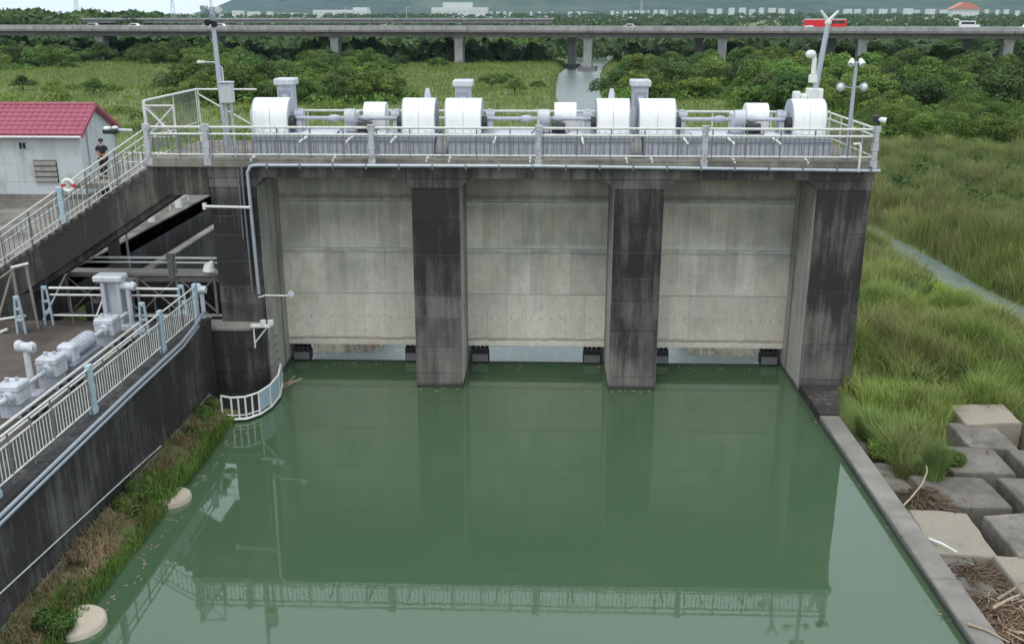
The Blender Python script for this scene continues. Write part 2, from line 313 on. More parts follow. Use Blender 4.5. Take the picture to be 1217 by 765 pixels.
TREES = [('a',-193.0,372.6,6.2),('a',-204.0,380.8,6.2),('a',-140.2,348.9,6.6),('a',-182.2,357.6,5.3),('a',-139.8,354.7,5.9),
 ('a',-157.7,285.2,7.0),('a',-163.8,357.2,6.4),('a',-112.2,294.8,5.9),('a',-108.2,291.4,7.6),('a',-115.5,300.4,6.2),
 ('a',-136.8,311.6,5.5),('a',-215.9,385.3,6.9),('a',-150.6,295.4,6.4),('a',-165.6,313.6,5.6),('a',-145.8,338.2,6.1),
 ('a',-134.2,330.4,6.7),('a',-139.1,374.9,5.2),('a',-138.7,265.7,6.8),('a',-169.8,327.4,5.5),('a',-181.5,387.3,7.1),
 ('a',-189.6,334.4,7.9),('a',-126.2,315.3,7.8),('a',-178.9,353.8,6.3),('a',-172.4,318.6,7.9),('a',-196.3,395.2,5.1),
 ('a',-167.3,350.8,5.2),('a',-199.8,357.9,7.0),('a',-207.7,386.9,6.5),('a',-161.2,295.8,7.3),('a',-160.2,344.3,6.2),
 ('a',-175.7,311.9,5.7),('a',-138.5,365.8,5.2),('a',-123.0,302.3,5.3),('a',-138.9,279.1,7.4),('a',-137.1,381.1,7.9),
 ('a',-141.3,250.8,5.4),('a',-128.2,350.0,5.0),('a',-145.3,395.9,7.6),('a',-146.1,276.9,6.0),('a',-138.8,297.0,5.1),
 ('a',-109.2,286.5,5.4),('a',-130.8,265.7,6.6),('a',-146.8,257.2,7.5),('a',-203.1,369.7,6.9),('a',-192.5,362.3,6.5),
 ('a',-164.2,397.3,5.9),('a',-136.7,303.0,7.1),('a',-175.8,379.5,5.7),('a',-124.6,324.4,7.3),('a',-100.8,284.3,7.0),
 ('a',-144.6,331.4,7.7),('a',-113.7,285.7,6.3),('a',-143.5,264.9,6.1),('a',-155.7,367.0,5.2),('b',-58.2,178.2,4.9),
 ('b',-46.6,256.2,5.9),('b',-58.8,205.1,4.7),('b',-45.6,163.9,4.9),('b',-61.1,267.7,5.3),('b',-134.0,387.7,6.9),
 ('b',-35.4,179.9,6.5),('b',-55.6,323.8,6.0),('b',-55.2,213.3,6.8),('b',-33.8,161.0,4.8),('b',-45.3,197.0,6.4),
 ('b',-41.6,176.0,5.3),('b',-43.9,248.0,6.0),('b',-35.4,193.1,5.3),('b',-82.2,267.0,6.1),('b',-27.8,168.6,5.5),
 ('b',-49.3,177.4,5.2),('b',-107.0,392.7,5.0),('b',-116.3,362.6,6.9),('b',-102.5,351.5,5.1),('b',-51.4,164.6,6.7),
 ('b',-84.2,274.8,6.9),('b',-40.5,161.7,5.2),('b',-81.5,323.3,4.7),('b',-93.1,269.5,4.8),('b',-54.2,157.9,5.2),
 ('b',-46.8,216.0,6.2),('b',-56.5,173.9,5.7),('b',-107.6,318.3,6.7),('b',-76.0,250.5,6.2),('b',-50.6,267.6,5.5),
 ('b',-103.9,384.2,6.7),('b',-56.6,161.1,4.9),('b',-66.9,216.6,5.7),('b',-29.5,164.4,5.4),('b',-68.3,205.1,6.8),
 ('b',-59.3,200.9,6.7),('b',-90.1,379.5,6.1),('b',-46.0,208.3,5.8),('b',-43.3,261.2,4.7),('b',-49.5,227.8,5.9),
 ('b',-69.2,290.4,5.0),('b',-61.8,181.6,6.8),('b',-29.8,176.9,5.8),('b',-61.6,173.8,6.1),('b',-91.0,390.2,6.3),
 ('b',-79.8,230.8,4.9),('b',-48.3,168.9,6.4),('b',-54.6,276.1,5.5),('b',-31.4,186.2,6.7),('b',-57.6,194.3,6.5),
 ('b',-52.7,240.5,4.9),('b',-59.3,168.9,6.8),('b',-55.8,185.2,5.5),('b',-59.8,334.4,6.4),('b',-100.8,302.3,6.8),
 ('b',-38.4,169.2,5.7),('b',-86.8,263.1,5.6),('c',1.7,417.0,5.7),('c',-9.5,425.1,7.9),('c',-18.0,324.7,5.2),
 ('c',-9.0,414.6,7.2),('c',-57.6,337.6,5.5),('c',-60.1,436.8,6.0),('c',-16.3,318.0,5.2),('c',-4.0,346.1,7.0),
 ('c',-55.7,370.9,6.6),('c',-13.4,331.7,7.3),('c',-70.1,416.8,5.7),('c',-47.5,359.5,5.6),('c',-24.1,389.8,6.1),
 ('c',-8.8,343.0,7.8),('c',-65.8,437.5,7.4),('c',-16.1,380.0,5.3),('c',-4.9,372.2,7.9),('c',-22.8,357.2,6.8),
 ('c',-19.3,440.3,6.3),('c',-12.7,421.0,5.1),('c',-56.4,397.1,6.3),('c',-56.1,388.6,7.0),('c',-2.3,402.9,6.0),
 ('c',-5.5,358.3,8.0),('d',16.8,177.9,6.0),('d',88.1,369.6,6.9),('d',43.8,195.9,5.9),('d',44.8,383.0,5.7),
 ('d',72.2,304.1,5.7),('d',22.2,181.1,6.9),('d',66.5,274.2,5.5),('d',38.4,160.8,4.7),('d',55.7,368.8,5.6),
 ('d',42.5,164.2,5.0),('d',38.3,152.0,7.0),('d',28.0,421.6,5.2),('d',39.5,233.6,4.7),('d',36.1,185.1,6.1),
 ('d',34.6,205.9,6.2),('d',17.9,229.9,4.8),('d',14.8,170.6,5.3),('d',63.1,347.0,6.1),('d',11.9,147.7,4.9),
 ('d',45.5,207.0,5.6),('d',31.6,250.7,6.4),('d',60.7,320.6,5.7),('d',40.7,207.1,6.0),('d',55.4,310.0,6.9),
 ('d',36.0,176.4,6.9),('d',40.3,258.9,5.3),('d',44.0,272.0,5.4),('d',52.4,264.7,6.7),('d',58.6,260.8,6.6),
 ('d',35.8,358.7,7.0),('d',52.4,297.8,5.1),('d',62.7,242.3,5.1),('d',27.1,175.2,5.2),('d',14.0,166.8,4.7),
 ('d',66.7,256.6,5.4),('d',85.2,426.0,5.4),('d',44.0,201.7,5.7),('d',58.7,232.1,6.3),('d',52.1,364.8,5.5),
 ('d',43.0,403.9,5.2),('d',20.4,225.2,6.3),('d',34.3,156.2,5.3),('d',87.8,356.4,6.8),('d',35.8,146.0,6.6),
 ('d',48.0,231.2,6.3),('d',48.7,201.3,6.1),('d',22.5,220.2,6.7),('d',31.9,233.9,5.5),('d',80.2,344.5,6.7),
 ('d',48.8,223.1,6.4),('d',44.7,170.1,6.5),('d',29.0,214.0,6.4),('d',56.7,285.8,6.1),('d',19.4,187.9,4.9),
 ('d',64.1,268.5,4.6),('d',39.3,170.2,4.9),('d',18.5,166.0,4.7),('d',27.3,200.9,5.9),('d',32.0,152.6,5.3),
 ('d',13.5,158.0,5.3),('d',39.7,243.2,4.7),('d',45.0,190.0,6.7),('e',76.8,167.4,6.6),('e',96.4,228.5,6.5),
 ('e',175.8,375.1,4.9),('e',64.7,220.1,6.7),('e',57.3,149.3,5.4),('e',113.3,293.0,6.1),('e',146.3,465.0,5.5),
 ('e',74.4,155.3,4.9),('e',62.5,140.3,6.9),('e',100.2,239.5,5.9),('e',76.5,186.1,5.0),('e',72.0,267.1,4.7),
 ('e',138.5,384.0,5.8),('e',49.3,152.5,6.4),('e',45.9,142.4,4.5),('e',66.0,188.4,4.9),('e',54.7,145.8,5.4),
 ('e',135.2,321.7,6.9),('e',161.8,336.9,6.4),('e',144.8,438.9,5.0),('e',93.6,218.6,5.8),('e',93.2,330.7,5.4),
 ('e',58.4,153.6,5.6),('e',68.3,155.9,5.7),('e',115.8,369.9,6.1),('e',188.0,392.1,5.4),('e',72.5,188.1,6.0),
 ('e',60.5,207.1,4.9),('e',112.2,327.2,5.3),('e',91.2,281.4,5.6),('e',181.0,435.6,6.2),('e',39.0,144.6,5.0),
 ('e',195.5,438.5,5.7),('e',50.6,159.2,6.4),('e',117.7,419.1,6.3),('e',86.4,244.5,5.4),('e',66.0,192.7,5.5),
 ('e',61.4,216.0,7.0),('e',89.1,248.0,6.5),('e',45.0,160.4,4.9),('e',178.3,410.9,6.2),('e',193.7,433.6,6.2),
 ('e',52.9,163.8,6.9),('e',70.0,141.8,4.6),('e',66.7,233.3,6.5),('e',116.0,287.6,6.3),('e',141.4,412.5,6.0),
 ('e',100.8,284.6,4.8),('e',147.3,380.2,6.7),('e',55.6,159.1,5.8),('e',80.8,251.8,5.2),('e',68.1,179.3,6.6),
 ('e',114.2,272.6,6.2),('e',62.3,162.3,5.3),('e',61.3,184.1,5.4),('e',115.5,253.9,5.1),('e',110.4,230.8,5.6),
 ('e',67.5,145.3,6.5),('e',150.3,316.1,4.8),('e',125.5,339.8,5.1),('e',136.8,346.0,5.5),('e',48.1,139.0,4.7),
 ('e',73.7,252.7,5.4),('e',66.9,196.7,5.9),('f',49.7,118.8,4.5),('f',54.2,129.0,4.5),('f',44.1,107.5,3.8),
 ('f',53.2,123.2,4.5),('f',54.2,113.0,4.4),('f',62.6,125.9,5.0),('f',46.9,113.2,3.8),('f',43.7,127.5,4.4),
 ('f',41.5,108.8,3.8),('f',48.4,106.5,4.6),('f',54.1,108.5,4.8),('f',40.2,116.4,4.0),('f',47.4,127.2,3.7),
 ('f',50.6,108.4,3.7),('f',41.2,111.7,4.1),('f',53.0,118.0,3.8),('s1',-10.36,194.94,3.2),('s2',-5.4,178.79,3.4),
 ('s3',-8.51,219.97,2.6),('s4',12.24,168.79,6.5),('s5',-40.45,275.1,4),('s6',-81.36,176.27,3),('s7',-98.13,183.52,3),
 ('s8',-28.84,266.97,3.5),('s9',-63.95,173.18,7),('s10',-1.26,195.24,2.5)]
# ------------------------------------------------------------------ SETTING: ground, water, hills
def seg_dist(X, Y, pts):
    best = np.full(X.shape, 1e9)
    for (x0, y0, w0), (x1, y1, w1) in zip(pts[:-1], pts[1:]):
        dx, dy = x1-x0, y1-y0; t = np.clip(((X-x0)*dx+(Y-y0)*dy)/(dx*dx+dy*dy), 0, 1)
        d = np.hypot(X-x0-t*dx, Y-y0-t*dy) - (w0+t*(w1-w0)); best = np.minimum(best, d)
    return best
RIVER = [(0,43,8.0),(0.5,52,7),(3,80,5.5),(6.2,110,4.6),(6.4,170,4.0),(6.8,208,4.7),(9.6,276,5.8),(14,330,6),(22,420,8)]
STREAM = [(8,118,2.6),(18,90,1.6),(24.2,72,1.1),(24.3,62,1.7),(24.0,56,2.1),(24.4,51,2.4),(25.8,46,2.8),(30,40,3.2),(42,34,4.0),(70,28,5)]
WL = -.9
def sst(a, b, v): t = np.clip((v-a)/(b-a), 0, 1); return t*t*(3-2*t)
def vnoise(X, Y, s, seed=0):
    g = np.random.default_rng(seed).random((257, 257)); x = (X/s) % 256; y = (Y/s) % 256
    xi = x.astype(int); yi = y.astype(int); fx = x-xi; fy = y-yi; fx = fx*fx*(3-2*fx); fy = fy*fy*(3-2*fy)
    return (g[xi,yi]*(1-fx)+g[xi+1,yi]*fx)*(1-fy)+(g[xi,yi+1]*(1-fx)+g[xi+1,yi+1]*fx)*fy
def ground_h(X, Y):
    X = np.asarray(X, float); Y = np.asarray(Y, float)
    h = .25 + .35*vnoise(X, Y, 9, 1) + .25*vnoise(X, Y, 3.1, 2) + .6*vnoise(X, Y, 37, 3)*sst(60, 120, Y)
    h -= .75*sst(48, 34, Y)*sst(11, 13, X) + .75*sst(35.6, 35.0, Y)*sst(11, 11.6, X)*sst(19.5, 17.5, X)                                   # lower bank beside the dam on the right
    plat = sst(37.2, 38.2, Y)*sst(-19.5, -21.2, X)*sst(78, 70, Y)*sst(-75, -60, X)              # made ground by the house
    h = h*(1-plat) + 3.8*plat
    d = np.minimum(seg_dist(X, Y, RIVER), seg_dist(X, Y, STREAM))
    h = -2.2 + (h+2.2)*sst(-2.2, 2.6, d)
    cut = ((X > -21.0) & (X < 12.0) & (Y < 47)) | ((X > -13.4) & (X < 10.9) & (Y < 50)) | ((X > -20.6) & (X < -11) & (Y < 62)); h = np.where(cut, -2.6, h)
    return h
def axis(a): return np.concatenate([np.arange(s, e, st) for s, e, st in a])
xs = axis([(-9000,-1000,800),(-1000,-220,60),(-220,-60,5),(-60,60,1.0),(60,220,5),(220,1000,60),(1000,9001,800)])
ys = axis([(-300,-20,40),(-20,20,5),(20,110,1.0),(110,320,2.5),(320,1000,40),(1000,9001,800)])
GX, GY = np.meshgrid(xs, ys); GZ = ground_h(GX, GY)
nv = GX.size; nx, ny = len(xs), len(ys)
def np_mesh(name, V, Fq, mt, rnd=None, smooth=False):
    me = bpy.data.meshes.new(name); k = Fq.shape[1]; nf = len(Fq)
    me.vertices.add(len(V)); me.vertices.foreach_set('co', np.ascontiguousarray(V, dtype=np.float32).ravel())
    me.loops.add(nf*k); me.loops.foreach_set('vertex_index', Fq.astype(np.int32).ravel())
    me.polygons.add(nf); me.polygons.foreach_set('loop_start', np.arange(0, nf*k, k, dtype=np.int32))
    me.polygons.foreach_set('loop_total', np.full(nf, k, dtype=np.int32))
    if smooth: me.polygons.foreach_set('use_smooth', np.ones(nf, dtype=bool))
    if rnd is not None:
        a = me.attributes.new('rnd', 'FLOAT', 'POINT'); a.data.foreach_set('value', rnd.astype(np.float32))
    me.materials.append(mt); me.update(calc_edges=True); return me
I = np.arange(nv).reshape(ny, nx)
Q = np.stack([I[:-1,:-1], I[:-1,1:], I[1:,1:], I[1:,:-1]], -1).reshape(-1, 4)
tag(link('ground', np_mesh('ground', np.stack([GX,GY,GZ], -1).reshape(-1,3), Q, M['ground'], smooth=True)), 'green meadow ground spreading beyond the dam to the hills', 'ground', kind='structure')
def sheet(name, poly, z, mt, label, cat):
    mb = MB(); mb.add([(x, y, z) for x, y in poly], [tuple(range(len(poly)))]); o = obj(name, mb, mt); tag(o, label, cat, kind='structure'); return o
sheet('canal_water', [(-13.6,-60),(10.6,-60),(10.6,36),(11.2,36),(11.2,40.1),(-13.6,40.1)], 0, M['canal'], 'still green canal water mirroring the dam', 'water')
sheet('river_water', [(-20.5,40.3),(140,30),(160,60),(60,430),(-20,430),(-20.5,60)], WL, M['river'], 'pale rippled river water running away below the dam', 'water')
# hills
hx = np.linspace(-5200, 7200, 190); hy = np.linspace(3600, 8200, 46); HX, HY = np.meshgrid(hx, hy)
def ridge(x):
    # crest height (m) against bearing, read from the skyline
    b = x/6000*F
    return np.interp(b, [-900,-440,-405,-380,-350,-310,-200,0,300,600,1100], [0,0,22,52,100,135,270,380,330,330,420])
prof = sst(3700, 6200, HY)*.9 + .1*sst(3600, 3800, HY)
HZ = ridge(HX*6000/np.maximum(HY, 1))*prof*(.80+.4*vnoise(HX, HY, 420, 7)*sst(3700,5000,HY))*(.93+.14*vnoise(HX, HY, 110, 8)) - 3
I = np.arange(HX.size).reshape(HX.shape)
Q = np.stack([I[:-1,:-1], I[:-1,1:], I[1:,1:], I[1:,:-1]], -1).reshape(-1, 4)
tag(link('hills', np_mesh('hills', np.stack([HX,HY,HZ], -1).reshape(-1,3), Q, M['hill'], smooth=True)), 'hazy blue wooded hills along the horizon', 'hills', kind='structure')

# ------------------------------------------------------------------ THE DAM
D = 37.0
dam = thing('sluice_dam', 'long concrete sluice dam with three pale bays between black stained piers', 'dam', (0, D, 0))
def pier(x0, x1, zb, lifts, jl=True, jr=True, y1=43.2):
    c = MB().box(x0+.03, x1-.03, D+.03, y1, zb, 8.62); p = obj('pier', c, M['joint'], dam)
    zs = [zb]+lifts+[8.3 if jl and jr else 8.62]
    for a, b in zip(zs[:-1], zs[1:]):
        e = random.uniform(0, .012)
        m = MB().bbox(x0-e, x1+e, D-e, D+1.2, a+.012, b-.012, .018); obj('concrete_lift', m, M['pier'], p)
    if jl: obj('jamb_facing', MB().box(x0-.025, x0+.03, D+.10, y1-.1, zb, 8.6), M['jamb'], p)
    if jr: obj('jamb_facing', MB().box(x1-.03, x1+.025, D+.10, y1-.1, zb, 8.6), M['jamb'], p)
    for s, x in ((-1, x0), (1, x1)):
        if (s < 0 and jl) or (s > 0 and jr):
            obj('gate_slot', MB().box(x+s*.025, x+s*.055, D+2.1, D+2.32, 0, 8.5), M['kerb'], p)
    return p
pier(-5.12, -3.27, -2.5, [.62, 1.75, 2.95, 3.9, 5.6, 7.1])
pier(2.72, 4.6, -2.5, [.55, 2.5, 3.7, 4.7, 5.75, 7.0])
pier(10.43, 12.42, -2.8, [-.55, .55, 2.05, 4.3, 6.5], True, False)
pr = pier(-12.97, -11.17, -2.6, [2.75, 3.5, 4.25, 5.3, 6.35, 7.1, 7.9], False, True)
# haunched corbels on the pier heads and the beam above the bays
def corbel(x0, x1, l, r):
    pts = [(x0, 8.25), (x1, 8.25)] + ([(x1+r, 8.62)] if r else [(x1, 8.62)]) + ([(x0-l, 8.62)] if l else [(x0, 8.62)])
    obj('haunch', MB().prism(pts, 'y', D-.03, D+3.0), M['beam'], dam)
corbel(-5.13, -3.26, .36, .42); corbel(2.71, 4.61, .45, .45); corbel(10.42, 12.43, .45, 0); corbel(-12.98, -11.16, 0, .3)
for a, b in ((-13.0,-5.3),(-5.3,1.0),(1.0,6.9),(6.9,12.5)):
    obj('edge_beam', MB().bbox(a+.006, b-.006, D-.06, D+.5, 8.623, 9.02, .01), M['beam'], dam)
obj('deck_slab', MB().bbox(-15.38, 12.62, D-.14, D+6.35, 9.023, 9.26, .02), M['slab'], dam)
obj('deck_kerb', MB().bbox(-15.36, 12.6, D-.10, D+.16, 9.262, 9.36, .015), M['slab'], dam)
obj('deck_beam', MB().box(-12.9, 12.4, D+5.6, D+6.2, 8.4, 9.02), M['beam'], dam)
BAYS = [(-11.14, -5.15), (-3.24, 2.69), (4.63, 10.40)]
rows = [1.085, 3.16, 5.16, 7.17, 8.62]
for bi, (x0, x1) in enumerate(BAYS):
    bw = obj('breast_wall', MB().box(x0, x1, D+3.04, D+3.5, .86, 8.62), M['jamb'], dam)
    nc = 7; w = (x1-x0)/nc
    for r in range(4):
        off = [0, .3, -.25, .15][r]*w
        xe = [x0]+[x0+w*k+off*(bi+1)/3 for k in range(1, nc)]+[x1]
        for k in range(nc):
            e = random.choice([0, .003, .006, .009]) + r*.004
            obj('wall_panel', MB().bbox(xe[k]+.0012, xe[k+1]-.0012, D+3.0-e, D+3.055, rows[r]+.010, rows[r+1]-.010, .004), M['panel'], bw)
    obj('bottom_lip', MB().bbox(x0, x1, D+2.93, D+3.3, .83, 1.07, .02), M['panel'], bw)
    th = MB()
    for k in range(14):
        for zz in (2.1,):
            xx = x0+(k+.5)*(x1-x0)/14+random.uniform(-.03,.03)
            th.box(xx-.016, xx+.016, D+2.972, D+2.999, zz-.016, zz+.016)
    obj('tie_hole', th, M['dark'], bw, kind='stuff')
    obj('culvert_ceiling', MB().box(x0, x1, D+3.502, D+5.9, .86, 1.2), M['beam'], dam)
    g = thing('gate_leaf', ['submerged black steel gate under the left bay', 'submerged black steel gate under the middle bay', 'submerged black steel gate under the right bay'][bi], 'sluice gate', ((x0+x1)/2, D+3, 0), 'steel gates at the water line')
    obj('skin_plate', MB().box(x0, x1, D+3.1, D+3.25, -2.4, .015), M['dark'], g)
    for s, xx in ((1, x0+.12), (-1, x1-.12)):
        q = MB(); a, b = sorted((xx, xx+s*.78))
        q.bbox(a, b, D+3.12, D+3.5, .02, .52, .03)
        rb = obj('roller_bracket', q, M['dark'], g)
        for k in range(4): obj('roller', MB().tube([(a+.1+k*.19, D+3.02, .62), (a+.1+k*.19, D+3.4, .62)], .09, 10), M['dark'], rb)
        obj('bracket_plate', MB().box(a+.05, b-.05, D+3.0, D+3.12, .08, .4), M['greyrail'], rb)
# training walls seen through the openings
for s, lab in ((-1, 'pale streaked concrete training wall seen through the left opening'), (1, 'pale streaked concrete training wall seen through the right opening')):
    t = thing('training_wall', lab, 'wall', (s*9, 43, 0))
    P = [(-11.1,42.7),(-10.0,42.7),(-8.9,42.8),(-7.9,43.1)] if s < 0 else [(10.4,42.7),(9.2,42.7),(8.2,42.8),(7.0,43.1)]
    for (xa, ya), (xb, yb) in zip(P[:-1], P[1:]):
        m = MB(); m.add([(xa,ya-1,-2.4),(xb,yb-1,-2.4),(xb,yb+3.6,.9),(xa,ya+3.6,.9),(xa,ya+4,-2.4),(xb,yb+4,-2.4),(xb,yb+4,.9),(xa,ya+4,.9)],
            [(0,1,2,3),(4,7,6,5),(0,3,7,4),(1,5,6,2),(3,2,6,7)]); obj('wall_section', m, M['apron'], t)
        for k in range(3):
            f = (k+.5)/3; x = xa+(xb-xa)*f; y = ya+(yb-ya)*f
            obj('rib', MB().add([(x-.05,y+.55,-1.2),(x+.05,y+.55,-1.2),(x+.05,y+3.5,.9),(x-.05,y+3.5,.9),(x-.05,y+.9,-1.2),(x+.05,y+.9,-1.2),(x+.05,y+3.9,.9),(x-.05,y+3.9,.9)],
                [(0,1,2,3),(4,7,6,5),(0,3,7,4),(1,5,6,2)]), M['apron'], t)
# conduit along the deck edge, and down the left pier
cd = tag(obj('conduit_pipe', MB().tube([(-11.32,D-.2,4.0),(-11.36,D-.2,6.5),(-11.38,D-.2,8.85),(-11.25,D-.21,9.08),(-11.05,D-.22,9.12),(0,D-.22,9.14),(12.6,D-.22,9.02)], .07, 8), M['galv']),
    'long grey conduit pipe running under the deck edge then down the left pier', 'pipe')
for x in np.arange(-10.6, 12.5, 1.27): obj('pipe_clip', MB().box(x-.03, x+.03, D-.3, D-.13, 9.0, 9.18), M['greyrail'], cd)
tag(obj('cable_duct', MB().tube([(-11.62,D-.1,9.3),(-11.64,D-.1,7.5),(-11.6,D-.1,4.0)], .045, 6).tube([(-11.78,D-.08,9.25),(-11.8,D-.08,6.2)], .03, 6), M['greyrail']), 'thin dark cable ducts down the left pier beside the conduit', 'pipe')
tag(obj('bracket_arm', MB().tube([(-13.25,D-.12,7.5),(-11.35,D-.3,7.5)], .055, 8).box(-13.28,-13.16,D-.16,D+.02,7.38,7.62), M['rail']), 'horizontal pale steel arm across the upper left pier', 'bracket')
# stair-fed landing beam and stair
st = thing('stair', 'dark stained concrete stair climbing to the left end of the deck', 'stair', (-18.5, D, 4))
sl_ = (9.05-4.94)/(15.33-21.8)
def zt(x): return 9.05 + (x+15.33)*.635
def zbm(x): return 7.91 + (x+14.64)*.632
obj('landing_beam', MB().prism([(-15.36,9.02),(-13.0,9.02),(-13.0,7.92),(-14.63,7.92),(-15.36,7.44)], 'y', D-.02, D+.35), M['stairc'], st)
for a, b in ((-18.2,-15.362),(-21.6,-18.206),(-25.2,-21.606)):
    obj('string_beam', MB().prism([(a,zbm(a)),(b,zbm(b)),(b,zt(b)-.22),(a,zt(a)-.22)], 'y', D-.02, D+.3), M['stairc'], st)
obj('stair_slab', MB().prism([(-25.2,zbm(-25.2)-.28),(-14.4,zbm(-14.4)-.25),(-14.4,zbm(-14.4)+.3),(-25.2,zt(-25.2)-.4)], 'y', D+.302, D+2.2), M['beam'], st)
run = .33
for k in range(29):
    xb = -15.37-run*k; z1 = 9.02-.2095*k
    obj('stair_step', MB().bbox(xb-run-.01, xb-.004, D-.03-random.random()*.01, D+2.3, z1-.42, z1-.205+.0, .03), M['stairc'], st)
obj('landing_slab', MB().box(-15.36, -13.0, D+.36, D+6.2, 8.6, 9.02), M['stairc'], st)

# ------------------------------------------------------------------ railings on the deck
def rail_set(t, xa, xb, y, zb, heights, rr, mt, posts=None, bal=None, small=None, along='x'):
    for z, r, m_ in heights:
        p0, p1 = ((xa,y,z),(xb,y,z)) if along == 'x' else ((y,xa,z),(y,xb,z))
        obj('rail', MB().tube([p0, p1], r, 8), m_, t)
def cast_post(t, x, y, z0, z1, m_=None, w=.12):
    m = MB(); h = z1-z0
    for f0, f1, ww in ((0,.18,w*1.15),(.18,.40,w*.82),(.40,.60,w*1.0),(.60,.84,w*.82),(.84,1.0,w*1.15)):
        m.bbox(x-ww, x+ww, y-w*.7, y+w*.7, z0+h*f0, z0+h*f1, .02)
    return obj('post', m, m_ or M['post'], t)
def spindles(t, pts, z0, z1, r=.011, m_=None, name='baluster'):
    m = MB()
    for x, y in pts: m.box(x-r, x+r, y-r, y+r, z0, z1)
    return obj(name, m, m_ or M['greyrail'], t, kind='stuff')
fr = thing('front_railing', 'long white railing along the front edge of the dam deck with grey cast posts', 'railing', (0, D, 9.3))
yr = D-.02
for z, r in ((10.53,.05),(10.27,.045),(9.5,.035)): obj('rail', MB().tube([(-15.2,yr,z),(12.38,yr,z)], r, 8), M['rail'], fr)
for x in (-15.2,-12.92,-6.57,-.22,6.03,12.37): cast_post(fr, x, yr-.05, 9.08, 10.66)
xs_ = np.arange(-14.0, 12.3, 1.27)
for x in xs_: obj('stanchion', MB().box(x-.022, x+.022, yr-.03, yr+.03, 9.2, 10.5), M['greyrail'], fr)
spindles(fr, [(x, yr) for x in np.arange(-15.0, 12.3, .182)], 9.5, 10.27, .012)
def stay(px, py):                                                 # white braces tying the rail back to the hoist bases
    a = A(px, py, y=D+.02); lowr = a.z < 9.7; z = 9.40 if lowr else 10.06
    b = Vector((a.x*1.0, D+.5 if lowr else D+1.35, z)); a = Vector((a.x, D-.12, z-.10 if lowr else z-.05))
    obj('stay_bar', MB().tube([a, b], .045, 6), M['white'], fr)
for q in ((357,166),(412,165),(465,163),(587,165),(693,165),(817,166),(872,165),(927,166),(299,184),(396,186),(507,186),(534,186),(630,187),(745,187),(775,187),(873,187),(960,187)): stay(*q)
rr = thing('rear_railing', 'white railing along the rear edge of the dam deck behind the hoists', 'railing', (0, D+6.2, 9.3))
for z, r in ((10.58,.06),(10.28,.05),(9.5,.04)): obj('rail', MB().tube([(-13.0,D+6.2,z),(12.38,D+6.2,z)], r, 8), M['rail'], rr)
for x in np.arange(-13, 12.5, 2.54): obj('stanchion', MB().box(x-.03, x+.03, D+6.17, D+6.23, 9.26, 10.55), M['rail'], rr)
spindles(rr, [(x, D+6.2) for x in np.arange(-12.9, 12.3, .25)], 9.5, 10.25, .009)
sr = thing('side_railing', 'short white railing across the right end of the deck', 'railing', (12.45, D+3, 9.3))
for z, r in ((10.54,.045),(10.27,.04),(9.5,.035)): obj('rail', MB().tube([(12.42,D+.1,z),(12.42,D+6.2,z)], r, 8), M['rail'], sr)
for y in (D+1.6,D+3.1,D+4.6): obj('stanchion', MB().box(12.39,12.45,y-.03,y+.03,9.26,10.5), M['rail'], sr)
spindles(sr, [(12.42, y) for y in np.arange(D+.3, D+6.1, .18)], 9.5, 10.27, .01)
tag(obj('vent_pipe', MB().tube([(11.55,D-.1,10.0),(11.75,D-.2,10.03),(11.8,D-.22,9.85),(11.8,D-.24,8.98)], .05, 8), M['rail']), 'white bent pipe in front of the right end of the deck railing', 'pipe')

# stair railings
def zr_(x, h): return zt(x)+h
for nm, yy, lab in (('stair_railing', D+.05, 'white sloping railing on the near side of the stair'), ('stair_railing', D+2.15, 'white sloping railing on the far side of the stair behind the person')):
    t = thing(nm, lab, 'railing', (-18.5, yy, 6.5), 'railings of the stair')
    for h, r in ((1.38,.035),(1.12,.03),(.26,.03)):
        obj('rail', MB().tube([(-15.25,yy,zr_(-15.25,h)),(-24.8,yy,zr_(-24.8,h))], r, 8), M['rail'], t)
    m = MB()
    for x in np.arange(-15.5, -24.8, -.2):
        m.add([(x-.011,yy-.011,zr_(x,.26)),(x+.011,yy-.011,zr_(x,.26)),(x+.011,yy+.011,zr_(x,.26)),(x-.011,yy+.011,zr_(x,.26)),(x-.011,yy-.011,zr_(x,1.12)),(x+.011,yy-.011,zr_(x,1.12)),(x+.011,yy+.011,zr_(x,1.12)),(x-.011,yy+.011,zr_(x,1.12))],
            [(0,1,5,4),(1,2,6,5),(2,3,7,6),(3,0,4,7)])
    obj('baluster', m, M['greyrail'] if yy < D+1 else M['rail'], t, kind='stuff')
    for x in np.arange(-16.6, -24.8, -1.25): obj('stanchion', MB().box(x-.025,x+.025,yy-.025,yy+.025,zt(x)-.2,zr_(x,1.36)), M['greyrail'] if yy < D+1 else M['rail'], t)
    if yy < D+1:
        cast_post(t, -18.93, yy-.03, 6.85, 8.2, M['bluegrey']); cast_post(t, -22.9, yy-.03, 4.3, 5.7, M['bluegrey'])
